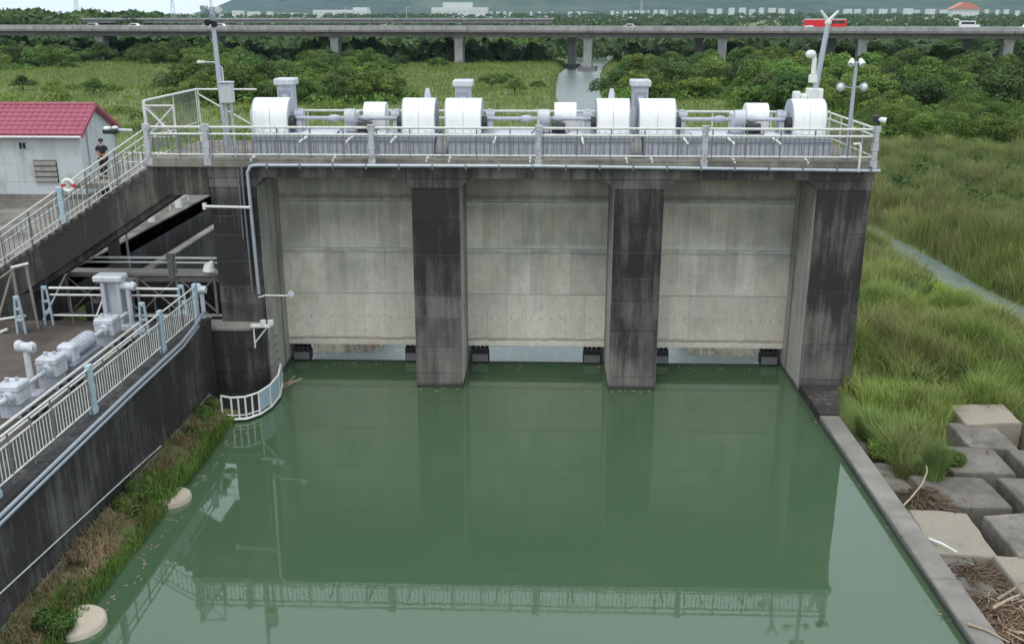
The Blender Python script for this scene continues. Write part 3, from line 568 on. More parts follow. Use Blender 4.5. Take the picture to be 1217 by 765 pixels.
# screen gate at the stair head
cg = thing('screen_gate', 'tall white framed anti-climb screen at the head of the stair', 'gate', (-15.2, D, 9.3))
fz = 11.5
for a, b, r in (((-15.2,D,9.2),(-15.2,D,fz),.065),((-14.1,D+.05,9.2),(-14.1,D+.05,11.35),.04),((-15.2,D,fz),(-15.25,D+6,fz),.05),((-15.25,D+6,9.2),(-15.25,D+6,fz),.07),
    ((-15.25,D+6,fz),(-12.6,D+6,fz),.045),((-15.2,D,11.3),(-14.1,D+.05,10.1),.035),((-14.1,D+.05,11.3),(-15.2,D,10.2),.03),((-15.2,D,10.15),(-14.1,D+.05,10.15),.03),((-15.2,D,11.32),(-14.1,D+.05,11.32),.035),
    ((-15.2,D+.1,11.35),(-15.22,D+3,9.75),.035),((-15.25,D+5.9,11.35),(-12.8,D+6,9.9),.04),((-15.2,D+3,9.5),(-15.2,D+3,fz),.025),((-15.2,D,10.1),(-15.25,D+6,10.1),.03)):
    obj('frame_bar', MB().tube([a, b], r, 6), M['rail'], cg)
spindles(cg, [(-15.22, y) for y in np.arange(D+.25, D+5.9, .2)], 9.5, fz, .012, M['greyrail'], 'screen_bar')
lb = thing('lifebuoy', 'white and red lifebuoy hung on the stair railing', 'lifebuoy', (-18.5, D-.02, 8.3))
def ring(a0, a1, m_, nm, R=.215, r=.07):
    pts = [(-18.5+R*math.cos(a), D-.1, 8.28+R*math.sin(a)) for a in np.linspace(a0, a1, 9)]
    obj(nm, MB().tube(pts, r, 8), m_, lb)
for k in range(4):
    c = k*PI/2
    ring(c+.3, c+PI/2-.3, M['white'], 'ring_segment'); ring(c-.3, c+.3, M['red'] if k % 2 == 0 else M['white'], 'ring_band', .215, .075)
# ------------------------------------------------------------------ HOISTS
GH = 'gate hoists in a row on the dam deck'
def make_hoist(x0, x1, xm, dl, dr):
    """drum hoist: base x0..x1, drums at dl and dr, gearbox at xm"""
    t = thing('gate_hoist', '', 'hoist', (xm, D+2.6, 9.26), GH)
    yb0, yb1, yc = D+1.45, D+4.4, D+2.95
    b = obj('base_frame', MB().box(x0, x1, yb0, yb1, 9.27, 10.0).box(x0-.03, x1+.03, yb0-.06, yb1, 10.0, 10.07).box(x0-.02, x1+.02, yb0-.05, yb1, 9.265, 9.33), M['lav'], t)
    n = int((x1-x0)/.27)
    for k in range(n+1):
        x = x0+.03+(x1-x0-.06)*k/n; obj('stiffener', MB().box(x-.012, x+.012, yb0-.055, yb0, 9.33, 9.86), M['lavd'], b)
    obj('web_line', MB().box(x0, x1, yb0-.062, yb0-.004, 9.86, 9.90), M['lavd'], b)
    for (a, c) in (dl, dr):
        zc, R, yq = 10.62, .80, yc
        prof = [(yq-R, 10.08)] + [(yq+R*math.cos(u), zc+R*.98*math.sin(u)) for u in np.linspace(PI, 0, 17)] + [(yq+R, 10.08)]
        m = MB(); nn = len(prof)
        vs = [(a+.03,p[0],p[1]) for p in prof]+[(c-.03,p[0],p[1]) for p in prof]
        m.add(vs, [(i, i+1, i+1+nn, i+nn) for i in range(nn-1)], True)
        dc = obj('drum_cover', m, M['drum'], t)
        for xx, w in ((a, .03), (c-.03, .03)):
            e = MB(); pr2 = [(p[0]+(.02 if p[0] > yq else -.02 if p[0] < yq else 0), p[1]) for p in prof]
            e.prism(pr2, 'x', xx, xx+w); obj('end_plate', e, M['lav'], dc)
        for xx in (a+.02, (a+c)/2-.01, c-.045):
            sp_ = [(yq-R-.008, 10.1)] + [(yq+(R+.008)*math.cos(u), zc+(R+.008)*.98*math.sin(u)) for u in np.linspace(PI, 0, 15)]
            sm = MB(); sm.add([(xx,p[0],p[1]) for p in sp_]+[(xx+.025,p[0],p[1]) for p in sp_], [(i,i+1,i+1+len(sp_),i+len(sp_)) for i in range(len(sp_)-1)]); obj('seam_band', sm, M['machine'], dc)
        for q_ in range(5): obj('bolt', MB().tube([(a+.12+(c-a-.24)*q_/4,yq-R-.03,10.17),(a+.12+(c-a-.24)*q_/4,yq-R+.01,10.17)], .022, 6), M['lavd'], dc)
        for xx in (a+.25, c-.25):
            obj('cover_foot', MB().box(xx-.05, xx+.05, yq-R-.12, yq-R, 10.07, 10.2), M['white'], dc)
    for (a, c), s in ((dl, 1), (dr, -1)):
        e = c if s == 1 else a
        obj('bearing_pedestal', MB().prism([(yc-.42,10.07),(yc+.42,10.07),(yc+.22,10.95),(yc-.22,10.95)], 'x', *sorted((e+s*.22, e+s*.42))).tube([(e+s*.16,yc-.1,10.72),(e+s*.5,yc-.1,10.72)], .22, 12), M['lav'], t)
        obj('pinion_guard', MB().tube([(e+s*.02,yc-.5,10.45),(e+s*.2,yc-.5,10.45)], .28, 14), M['dark'], t)
    obj('drive_shaft', MB().tube([(dl[1]+.1,yc-.3,10.62),(dr[0]-.1,yc-.3,10.62)], .075, 10), M['lav'], t)
    for xx in (xm-.72, xm+.55): obj('coupling', MB().tube([(xx-.22,yc-.3,10.62),(xx-.12,yc-.3,10.62),(xx,yc-.3,10.62),(xx+.12,yc-.3,10.62),(xx+.22,yc-.3,10.62)], [.09,.13,.15,.13,.09], 12), M['lav'], t)
    obj('gearbox', MB().bbox(xm-.26, xm+.24, yc-.6, yc+.3, 10.07, 10.9, .06).tube([(xm-.2,yc-.62,10.72),(xm+.2,yc-.62,10.72)], .30, 14), M['machine'], t)
    obj('brake_drum', MB().tube([(xm+.3,yc-.62,10.3),(xm+.85,yc-.62,10.3)], .2, 12), M['dark'], t)
    m0, m1 = xm+.42, xm+1.3
    prof = [(yc-.1,10.08)] + [(yc+.45+.55*math.cos(u), 10.72+.48*math.sin(u)) for u in np.linspace(PI, 0, 13)] + [(yc+1.0,10.08)]
    obj('motor_cover', MB().prism(prof, 'x', m0, m1), M['drum'], t)
    obj('walk_plate', MB().bbox(dl[1]+.6, xm-.5, yb0+.1, yb0+1.0, 10.072, 10.14, .02).bbox(xm+.9, dr[0]-.6, yb0+.1, yb0+1.0, 10.072, 10.14, .02), M['machine'], t)
    cb_ = MB(); cb_.tube([(dl[1]+.3,yb0+.25,10.1),(xm-.9,yb0+.3,10.12),(xm-.5,yb0+.5,10.1),(xm-.3,yc-.5,10.3)], .02, 5).tube([(xm+.5,yb0+.2,10.1),(xm+.9,yb0+.35,10.12),(xm+1.1,yc-.2,10.2)], .02, 5)
    obj('power_cable', cb_, M['black'], t)
    return t
h1 = make_hoist(-11.6, -4.33, -7.8, (-11.78,-10.3), (-5.72,-4.38))
h1['label'] = 'white drummed gate hoist at the left end of the deck above the left bay'
h2 = copy_tree(h1); h2.location.x += 7.78; h2['label'] = 'white drummed gate hoist in the middle of the deck above the middle bay'
h3 = copy_tree(h1); h3.location.x += 15.52; h3['label'] = 'white drummed gate hoist at the right end of the deck below the tall mast'
CG = 'control cabinets behind the hoists'
def cabinet(x, top, lab):
    t = thing('control_cabinet', lab, 'cabinet', (x, D+4.9, 9.26), CG); w = .38
    obj('body', MB().bbox(x-w*.86, x+w*.86, D+4.6, D+5.3, 9.27, top-.26, .03), M['lav'], t)
    obj('hood', MB().bbox(x-w*1.12, x+w*1.12, D+4.45, D+5.45, top-.28, top, .05), M['machine'], t)
    pnl = obj('door_panel', MB().bbox(x-.26, x+.26, D+4.575, D+4.61, top-1.05, top-.5, .01), M['lavd'], t)
    obj('nameplate', MB().box(x-.12, x+.12, D+4.555, D+4.572, top-.9, top-.65), M['lav'], pnl)
cabinet(-11.0, 12.05, 'tall grey capped control cabinet behind the leftmost drum')
cabinet(-3.45, 12.0, 'tall grey capped control cabinet left of the river, between two drums')
cabinet(4.0, 12.02, 'tall grey capped control cabinet right of the river, between two drums')
BG = 'breather caps on the drum covers'
for x, lab in ((-4.85, 'small grey breather cap behind the second drum from the left'), (2.75, 'small grey breather cap behind the fourth drum from the left')):
    t = tag(obj('breather_cap', MB().tube([(x,D+3.9,9.3),(x,D+3.9,11.3),(x,D+3.9,11.55),(x,D+3.9,11.72)], [.14,.15,.12,.07], 8), M['machine']), lab, 'vent', BG)
# curved cable shields in the gaps between hoists
for x, lab in ((-4.07,'dark curved chute plate in the gap between the left and middle hoists'),(3.6,'dark curved chute plate in the gap between the middle and right hoists')):
    t = thing('chute_plate', lab, 'metal chute', (x, D+1.6, 9.3), 'chute plates between the hoists')
    pts = [(D+1.5+.9*math.cos(u)*1.0, 9.3+.72*math.sin(u)) for u in np.linspace(PI*.5, PI, 7)]
    m = MB(); n = len(pts); m.add([(x-.2,p[0]+.5,p[1]) for p in pts]+[(x+.2,p[0]+.5,p[1]) for p in pts], [(i,i+1,i+1+n,i+n) for i in range(n-1)]); m.prism([(D+1.1,9.27),(D+2.6,9.27),(D+2.6,10.0),(D+1.9,10.0)], 'x', x-.21, x-.19)
    obj('curved_plate', m, M['greyrail'], t)
# ------------------------------------------------------------------ MASTS
def floodlight(t, c, d, r=.16, m_=None, nm='floodlight'):
    c = Vector(c); d = Vector(d).normalized()
    return obj(nm, MB().tube([c-d*.14, c, c+d*.12], [r*.5, r*.85, r], 10), m_ or M['white'], t)
t = thing('camera_mast', 'tall leaning grey mast with clustered lamps at the left deck end', 'mast', (-12.5, D+1, 9.3))
obj('pole', MB().tube([(-12.45,D+1,9.26),(-12.55,D+1,12),(-12.62,D+1,14.9)], [.11,.10,.075], 10), M['mast'], t)
cb = obj('junction_box', MB().bbox(-12.52,-12.05,D+.75,D+1.15,11.35,12.1,.03), M['fargrey'], t); obj('box_lid', MB().bbox(-12.55,-12.02,D+.7,D+1.2,12.103,12.16,.02), M['lav'], cb)
obj('support_leg', MB().box(-12.42,-12.33,D+.9,D+1,9.26,11.35).box(-12.2,-12.11,D+.9,D+1,9.26,11.35), M['post'], t)
obj('cross_arm', MB().tube([(-13.0,D+1,14.75),(-12.2,D+1,14.75)], .04, 6), M['mast'], t)
for dx, z, m_ in ((-.22,14.85,'mast'),(.28,14.82,'white'),(.05,14.55,'mast'),(-.12,14.35,'black'),(.1,14.3,'black')): floodlight(t, (-12.62+dx,D+.9,z), (dx*2,-1,-.3), .13, M[m_])
obj('antenna', MB().tube([(-12.62,D+1,14.9),(-12.64,D+1,15.9)], .05, 8), M['white'], t)
t = thing('camera_mast', 'tall grey mast with a dome camera rising behind the rightmost drum', 'mast', (10.75, D+3.6, 11.4))
yb = D+4.6
B0 = A(968,108,y=yb); B1 = A(984,30,y=yb)
obj('pole', MB().tube([(B0.x,yb,9.26),(B0.x+.02,yb,B0.z),B1], [.13,.13,.10], 10), M['mast'], t)
obj('pedestal', MB().bbox(B0.x-.3,B0.x+.3,yb-.3,yb+.3,9.27,B0.z+.1,.03), M['white'], t)
obj('top_head', MB().sphere((B1.x,yb,B1.z+.1),.14,10,7), M['white'], t)
for s in (-1, 1): obj('wing_sensor', MB().tube([(B1.x,yb,B1.z+.15),(B1.x+s*.35,yb-.1,B1.z+.55)], [.08,.05], 8), M['white'], t)
c0 = A(965,66,y=yb)
cm_ = obj('camera_arm', MB().tube([(B1.x-.25,yb,c0.z-.9),(c0.x+.12,yb,c0.z-.4),(c0.x+.12,yb,c0.z+.05)], .06, 8), M['white'], t)
obj('dome_camera', MB().sphere((c0.x-.05,yb,c0.z+.05),.17,10,7,(1.3,1,1)).tube([(c0.x+.12,yb,c0.z-.1),(c0.x+.12,yb,c0.z-.75)], .1, 8), M['white'], t)
c1 = A(966,93,y=yb); obj('junction_box', MB().bbox(c1.x-.16,c1.x+.16,yb-.15,yb+.1,c1.z-.18,c1.z+.14,.02), M['white'], t)
for k, dx in enumerate((-.75,-.45)): obj('equipment_box', MB().bbox(B0.x+dx-.12,B0.x+dx+.16,yb-.2,yb+.2,11.0,B0.z-.02-.1*k,.05), M['white'], t)
obj('warning_tag', MB().box(B1.x-.16,B1.x-.1,yb+.05,yb+.25,c1.z+.1,c1.z+.6), M['red'], t)
t = thing('lamp_post', 'slim grey post with two white lamps above two disc lamps', 'lamp post', (11.9, D+1.3, 9.3))
P0 = A(1006,188,y=D+1.4); P1 = A(1018,74,y=D+1.4)
obj('pole', MB().tube([(P0.x,D+1.4,9.26),P1], [.09,.06], 10), M['mast'], t)
obj('base_plate', MB().bbox(P0.x-.2,P0.x+.2,D+1.2,D+1.6,9.262,9.36,.02), M['mast'], t)
for px, s in ((1012,-1),(1024,1)):
    c = A(px,74,y=D+1.35); fl = floodlight(t, c, (s*.25,-.5,-.7), .13); obj('lamp_bracket', MB().tube([P1, c], .03, 6), M['mast'], fl)
for px, s in ((1000,-1),(1025,1)):
    c = A(px,103,y=D+1.35); fl = obj('disc_lamp', MB().tube([c+Vector((0,.1,0)), c+Vector((s*.05,-.06,0))], [.10,.17], 14), M['galv'], t)
    obj('lens', MB().sphere((c.x+s*.05,c.y-.08,c.z), .11, 8, 5, (1,.4,1)), M['white'], fl); obj('lamp_bracket', MB().tube([(P1.x-.1,D+1.4,c.z-.05), c], .025, 6), M['mast'], fl)
c = A(1043,142,y=D+.1)
t = thing('security_camera', 'small black and white camera on the corner post of the deck', 'camera', (12.5, D, 10.6))
obj('bracket', MB().tube([(12.4,D,10.6),(12.46,D,c.z)], .05, 8), M['black'], t)
obj('body', MB().bbox(c.x-.22,c.x+.08,D-.1,D+.12,c.z-.1,c.z+.16,.04), M['black'], t); obj('lens_hood', MB().tube([(c.x,D-.02,c.z+.02),(c.x+.24,D-.12,c.z-.03)], [.09,.12], 10), M['white'], t)
# ------------------------------------------------------------------ PERSON on the stair
def skinned(name, V, E, R, m_, parent, sub=2):
    me = bpy.data.meshes.new(name); o0 = wloc(parent)
    me.from_pydata([Vector(v)-o0 for v in V], E, []); o = bpy.data.objects.new(name, me); COL.objects.link(o); o.parent = parent
    md = o.modifiers.new('skin', 'SKIN'); md.use_smooth_shade = True
    for i, r in enumerate(R): me.skin_vertices[0].data[i].radius = (r, r) if not isinstance(r, tuple) else r
    me.skin_vertices[0].data[0].use_root = True
    s = o.modifiers.new('sub', 'SUBSURF'); s.levels = sub; s.render_levels = sub
    me.materials.append(m_); return o
px_, py_, pz_ = -17.55, D+1.15, 8.02-.34
pl_ = A(125,212,z=7.62); px_, py_, pz_ = pl_.x, pl_.y, 7.62
rl = thing('rear_landing', 'raised concrete landing with white rails behind the stair where the person stands', 'landing', (px_, py_, 7))
obj('slab', MB().bbox(px_-1.0, -15.42, py_-1.3, py_+1.1, 7.38, 7.62, .02), M['slab'], rl); obj('column', MB().box(px_-.2, px_+.2, py_-.2, py_+.2, 3.86, 7.38), M['stairc'], rl)
for z in (8.62, 8.2): obj('rail', MB().tube([(px_+.5,py_+1.05,z),(-15.45,py_+1.05,z)], .035, 8), M['rail'], rl)
for x in np.arange(px_+.5, -15.5, .8): obj('stanchion', MB().box(x-.03,x+.03,py_+1.02,py_+1.08,7.625,8.6), M['rail'], rl)
pp = thing('person', 'person in dark clothes standing behind the stair railing with folded arms by the hut gable', 'person', (px_, py_, pz_))
def Wp(x, y, z): return (px_+x, py_+y, pz_+z)
V = [(0,0,.92),(0,0,1.12),(0,-.01,1.32),(0,0,1.44),(0,0,1.52),(0,-.015,1.62),(0,-.01,1.70),   # 0-6 pelvis..crown
  (.19,0,1.38),(.26,-.04,1.12),(.10,-.26,1.06),(.03,-.30,1.10),                                   # 7-10 arm R
  (-.19,0,1.38),(-.27,-.05,1.12),(-.10,-.27,1.12),(-.03,-.31,1.15),                               # 11-14 arm L
  (.09,0,.86),(.11,-.01,.48),(.12,.03,.09),(.13,-.13,.045),(-.09,0,.86),(-.11,-.02,.48),(-.12,.03,.09),(-.14,-.13,.045)]
E = [(0,1),(1,2),(2,3),(3,4),(4,5),(5,6),(3,7),(7,8),(8,9),(9,10),(3,11),(11,12),(12,13),(13,14),(0,15),(15,16),(16,17),(17,18),(0,19),(19,20),(20,21),(21,22)]
R = [(.15,.11),(.13,.10),(.16,.11),(.10,.08),.052,.082,.07,.06,.045,.033,.03,.06,.045,.033,.03,.085,.058,.04,.035,.085,.058,.04,.035]
for root, sx in ((10,-1),(14,1)):                                # four fingers and a thumb on each hand
    b = V[root]
    for k in range(4):
        n0 = len(V); V += [(b[0]+sx*.05, b[1]-.015, b[2]+.03-.02*k), (b[0]+sx*(.10-.008*abs(k-1)), b[1]+.005, b[2]+.032-.021*k)]; E += [(root,n0),(n0,n0+1)]; R += [.010,.008]
    n0 = len(V); V += [(b[0]+sx*.02, b[1]-.02, b[2]+.06)]; E += [(root,n0)]; R += [.011]
skinned('body', [Wp(*v) for v in V], E, R, M['skin'], pp)
skinned('shirt', [Wp(*v) for v in [(0,0,.88),(0,0,1.12),(0,-.01,1.32),(0,0,1.45),(.19,0,1.385),(.235,-.02,1.22),(-.19,0,1.385),(-.235,-.02,1.22)]],
    [(0,1),(1,2),(2,3),(3,4),(4,5),(3,6),(6,7)], [(.17,.125),(.155,.12),(.18,.13),(.10,.09),.078,.068,.078,.068], M['shirt'], pp)
skinned('trousers', [Wp(*v) for v in [(0,0,.93),(.09,0,.84),(.11,-.01,.48),(.12,.03,.12),(-.09,0,.84),(-.11,-.02,.48),(-.12,.03,.12)]],
    [(0,1),(1,2),(2,3),(0,4),(4,5),(5,6)], [(.165,.125),.105,.08,.065,.105,.08,.065], M['trouser'], pp)
obj('hair', MB().sphere(Wp(0,.02,1.69), .108, 12, 8, (1,1.05,.85)), M['hair'], pp)
obj('eye', MB().sphere(Wp(-.035,-.088,1.63), .012, 6, 4), M['black'], pp); obj('eye', MB().sphere(Wp(.035,-.088,1.63), .012, 6, 4), M['black'], pp)
obj('nose', MB().sphere(Wp(0,-.10,1.60), .017, 6, 5, (1,1.3,1.3)), M['skin'], pp)
for s in (-1, 1): obj('shoe', MB().bbox(px_+s*.13-.05,px_+s*.13+.05,py_-.2,py_+.09,pz_,pz_+.09,.03), M['black'], pp); obj('ear', MB().sphere(Wp(s*.088,0,1.61), .022, 6, 5, (.5,1,1.3)), M['skin'], pp)
t = thing('twin_floodlight', 'pair of black and white floodlights on a short pole above the person', 'floodlight', (-17.0, D+3.2, 8))
c = A(133,153,y=D+3.2)
obj('pole', MB().tube([(c.x+.05,D+3.2,3.8),(c.x+.05,D+3.2,c.z)], .05, 8), M['mast'], t)
obj('lamp_head', MB().bbox(c.x-.35,c.x+.25,D+3.0,D+3.4,c.z-.2,c.z-.02,.04), M['black'], t); obj('lamp_cap', MB().sphere((c.x-.15,D+3.1,c.z+.02),.16,10,6,(1.1,1,.6)).sphere((c.x+.18,D+3.1,c.z+.05),.13,10,6,(1.1,1,.6)), M['white'], t)
obj('side_arm', MB().tube([(c.x+.2,D+3.2,c.z-.05),(c.x+.85,D+3.2,c.z-.08)], .07, 8), M['fargrey'], t)
# distant roadside lamp at left
c = A(240,74,y=75); t = thing('street_lamp', 'thin street lamp with a white head among the trees left of the tall mast', 'street lamp', (c.x+1.5, 75, 0))
obj('pole', MB().tube([(c.x+1.6,75,0),(c.x+1.5,75,c.z-.4),(c.x+.9,75,c.z),(c.x+.1,75,c.z)], .06, 6), M['fargrey'], t); obj('lamp_head', MB().bbox(c.x-.35,c.x+.2,74.85,75.15,c.z-.08,c.z+.1,.03), M['white'], t)

# ------------------------------------------------------------------ HOUSE
Wf = A(0,160,y=58); y0 = 58.0; zg = 3.7
hs = thing('pump_house', 'white rendered hut with a pinkish red tiled roof behind the stair', 'house', (-34, 60, zg))
xg = A(99,200,y=y0).x; rY = 60.0; rdg = A(104,126,y=rY); eb = 62.6
ze = 7.78; zr2 = rdg.z-.12
zbk = ze+.05
obj('wall', MB().prism([(y0,zg-.3),(eb,zg-.3),(eb,zbk),(rY,zr2),(y0,ze)], 'x', -46, xg), M['houseW'], hs)
obj('plinth', MB().box(-46.02, xg+.03, y0-.04, eb+.03, zg-.32, zg+.42), M['slab'], hs)
for z in (4.9, 6.0, 7.0): obj('render_joint', MB().box(-46, xg+.004, y0-.012, y0, z, z+.025), M['fargrey'], hs)
rf = obj('roof', MB().prism([(y0-.35,ze-.15),(y0-.35,ze-.02),(rY,zr2+.2),(eb+.4,zbk-.1),(eb+.4,zbk-.25),(rY,zr2)], 'x', -46.2, xg+.32), M['tilered'], hs)
m = MB(); L_ = math.hypot(rY-y0+.35, zr2+.22-ze); dy = (rY-y0+.35)/7; dz = (zr2+.2-ze+.02)/7
for r in range(7):
    for k in range(46):
        x = xg+.3-k*.4-.4
        ya, za = y0-.35+dy*r, ze-.02+dz*r
        m.add([(x,ya-.02,za+.03),(x+.1,ya-.02,za+.085),(x+.3,ya-.02,za+.085),(x+.4,ya-.02,za+.03),(x,ya+dy,za+dz+.005),(x+.1,ya+dy,za+dz+.05),(x+.3,ya+dy,za+dz+.05),(x+.4,ya+dy,za+dz+.005)],
            [(0,1,5,4),(1,2,6,5),(2,3,7,6),(0,3,2,1)])
obj('roof_tiles', m, M['tilered'], rf, kind='stuff')
obj('ridge_cap', MB().tube([(-46.2,rY,zr2+.22),(xg+.34,rY,zr2+.22)], .12, 8), M['tilered'], rf)
obj('verge_board', MB().prism([(y0-.37,ze-.2),(y0-.37,ze+.06),(rY,zr2+.28),(rY,zr2+.05)], 'x', xg+.323, xg+.38).prism([(rY,zr2+.05),(rY,zr2+.28),(eb+.42,zbk-.02),(eb+.42,zbk-.25)], 'x', xg+.323, xg+.38), M['tilered'], rf)
obj('gutter', MB().tube([(-46.2,y0-.42,ze-.14),(xg+.3,y0-.42,ze-.14)], .07, 8), M['white'], rf)
w = A(27,173,y=y0); wn = obj('window', MB().bbox(w.x-.26,w.x+.26,y0-.05,y0+.02,w.z-.26,w.z+.24,.02), M['fargrey'], hs); obj('pane', MB().box(w.x-.2,w.x-.02,y0-.06,y0-.052,w.z-.19,w.z+.18).box(w.x+.02,w.x+.2,y0-.06,y0-.052,w.z-.19,w.z+.18), M['glassdark'], wn)
w = A(55,204,y=y0); lv = obj('louvre_vent', MB().box(w.x-.72,w.x+.72,y0-.02,y0+.04,w.z-.66,w.z+.7), M['dark'], hs)
for k in range(4):
    z = w.z-.6+k*.33; obj('louvre_slat', MB().prism([(y0-.14,z),(y0-.12,z),(y0-.025,z+.26),(y0-.06,z+.27)], 'x', w.x-.7, w.x+.7), M['truss'], lv)
obj('door', MB().box(xg-.02,xg+.03,60.3,61.5,zg,zg+2.4), M['dark'], hs)
obj('downpipe', MB().tube([(xg+.08,58.9,ze+.3),(xg+.08,58.9,zg)], .05, 6), M['fargrey'], hs)
# forecourt, kerbs and barrier blocks behind the stair
tag(obj('forecourt', MB().box(-60,-20.75,40,76,3.2,3.86), M['slab']), 'grey concrete forecourt between the hut and the stair', 'paving', kind='structure')
t = thing('channel_wall', 'tall black stained channel wall with a pale coping nearest the hut', 'wall', (-21, 50, 3.9), 'side channel walls behind the stair')
obj('wall_face', MB().box(-21.3,-20.75,37.61,63,-2.4,3.872), M['retwall'], t)
for y in np.arange(38.6, 63, 2.45): obj('coping', MB().bbox(-21.35,-20.72,y+.01,y+2.44,3.874,3.98,.02), M['slab'], t)
t2 = thing('channel_wall', 'lower black stained channel wall between the hut wall and the dam pier', 'wall', (-19, 50, 3), 'side channel walls behind the stair')
obj('wall_face', MB().box(-19.3,-18.75,38.5,60,-2.4,2.97), M['retwall'], t2)
for y in np.arange(38.6, 60, 2.45): obj('coping', MB().bbox(-19.1,-18.7,y+.01,y+2.44,2.973,3.08,.02), M['slab'], t2)
for k, (y, lab) in enumerate(((43.6,'white bollard nearest the steel catwalk'),(46.6,'second white bollard from the catwalk on the channel wall'),(50.4,'third white bollard from the catwalk on the channel wall'),(54.4,'white bollard farthest from the catwalk on the channel wall'))):
    tag(obj('bollard', MB().bbox(-21.0-.16,-21.0+.16,y-.16,y+.16,3.985,4.75,.05), M['white']), lab, 'bollard', 'white bollards on the channel wall')
tag(obj('bank_wall', MB().box(-45,-20.76,37.0,37.6,2.0,3.86), M['retwall']), 'dark wall under the lower flight of the stair', 'wall')
t = thing('guard_rail', 'low white pipe rail along the coping of the channel wall', 'railing', (-21.2, 50, 4)); obj('rail', MB().tube([(-21.35,38.6,4.35),(-21.35,62,4.35)], .03, 6), M['rail'], t)
for y in np.arange(39, 62, 3): obj('stanchion', MB().box(-21.38,-21.32,y-.03,y+.03,3.98,4.35), M['rail'], t)
m = MB()
for k in range(14): 
    a = random.uniform(0,6); x, y = random.uniform(-25,-22), random.uniform(41,52); m.bbox(x-.35,x+.35,y-.2,y+.2,3.87,3.87+random.uniform(.1,.25),.04)
obj_ = tag(obj('pale_rubble', m, M['kerb']), 'pale concrete rubble lying on the forecourt behind the stair', 'rubble', kind='stuff')
# ------------------------------------------------------------------ LOWER LEFT: retaining wall, platform, machinery
t = thing('retaining_wall', 'long black stained retaining wall along the left side of the canal', 'wall', (-13.3, 15, 0))
XW = -13.08
obj('wall_core', MB().box(-13.7,XW-.04,-25,36.0,-2.5,3.2), M['retwall'], t)
ys_ = [-25,-16,-8,0,6,11,15.6,19.4,23.0,26.6,30.2,33.6,36.0]
for a, b in zip(ys_[:-1], ys_[1:]):
    obj('wall_section', MB().bbox(-13.5,XW,a+.008,b-.008,-2.5,.93,.012), M['retwall'], t)
    obj('wall_section', MB().bbox(-13.5,XW-.015,a+.008,b-.008,.97,2.9,.012), M['retwall'], t)
    obj('coping', MB().bbox(-13.62,XW+.02,a+.006,b-.006,2.903,3.26,.02), M['retwall'], t)
obj('footing_strip', MB().prism([(XW-.3,.0),(XW+.16,.0),(XW+.08,.42),(XW-.3,.42)], 'y', -25, 35.0), M['kerb'], t)
obj('tie_pipe', MB().tube([(XW+.02,-20,1.35),(XW+.02,19.9,1.27),(XW+.02,27,.75),(XW+.02,30,.5)], .022, 6), M['rail'], t)
# rounded nose where the wall meets the dam
nose = thing('abutment_nose', 'dark rounded concrete abutment at the foot of the leftmost pier', 'wall', (-12.3, 36.2, 0))
def nose_poly(o, n=7):
    x1, yF, yB, R = -11.22+o, 36.15-o, 37.3, .75
    pts = [(-13.5, 36.0-o*0)] + [(-13.5, yF)]
    pts = [(-13.5, yB), (-13.5, yF)] + [(x1-R+R*math.sin(a), yF+R-R*math.cos(a)) for a in np.linspace(0, PI/2, n)] + [(x1, yB)]
    return pts
for a, b in ((-2.5,.9),(.92,1.85),(1.87,2.66)): obj('concrete_lift', MB().prism(nose_poly(.02 if a < 0 else random.uniform(0,.01)), 'z', a, b), M['retwall'], nose)
obj('coping', MB().prism(nose_poly(.03), 'z', 2.663, 2.76), M['kerb'], nose)
lad = thing('step_irons', 'rusty climbing bars fixed on the side of the abutment nose', 'ladder', (-11.2, 36.6, .8))
for k in range(5):
    z = .55+.34*k; obj('rung', MB().tube([(-11.16,36.98,z),(-11.02,36.98,z),(-11.02,37.85,z),(-11.14,37.85,z)], .022, 6), M['strap'], lad)
# platform
tag(obj('machine_platform', MB().box(-40,-13.72,-25,36.9,2.2,2.75), M['brownfloor']), 'brown silty concrete platform carrying the side gate machinery', 'platform', kind='structure')
tag(obj('walkway_kerb', MB().bbox(-15.15,-14.95,-25,35.0,2.752,2.95,.02), M['slab']), 'low concrete kerb beside the side gate machinery', 'kerb', kind='structure')
tag(obj('wall_walkway', MB().box(-14.9,-13.72,-25,36.6,2.752,3.18), M['stairc']), 'narrow stained walkway behind the wall railing', 'walkway', kind='structure')
wr = thing('wall_railing', 'white railing with blue grey cast posts on top of the left wall', 'railing', (-13.35, 26, 3.3))
XR = -13.38
for z, r in ((4.66,.03),(4.36,.026),(3.5,.024)):
    for a, b in ((-10,15.4),(15.7,20.85),(21.1,26.25),(26.5,31.75),(32.0,35.3)): obj('rail', MB().tube([(XR,a,z),(XR,b,z)], r, 8), M['rail'], wr)
for y in (15.5,20.97,26.38,31.87,35.4):
    m = MB(); h0, h1 = 3.2, 4.78
    for f0, f1, ww in ((0,.15,.15),(.15,.45,.10),(.45,.6,.13),(.6,.9,.10),(.9,1,.13)): m.bbox(XR-.08,XR+.08,y-ww,y+ww,h0+(h1-h0)*f0,h0+(h1-h0)*f1,.02)
    obj('post', m, M['bluegrey'], wr)
for y in np.arange(-9, 35.3, 1.1): obj('stanchion', MB().box(XR-.02,XR+.02,y-.02,y+.02,3.26,4.62), M['greyrail'], wr)
spindles(wr, [(XR, y) for y in np.arange(5, 35.3, .17)], 3.5, 4.36, .009, M['rail'])
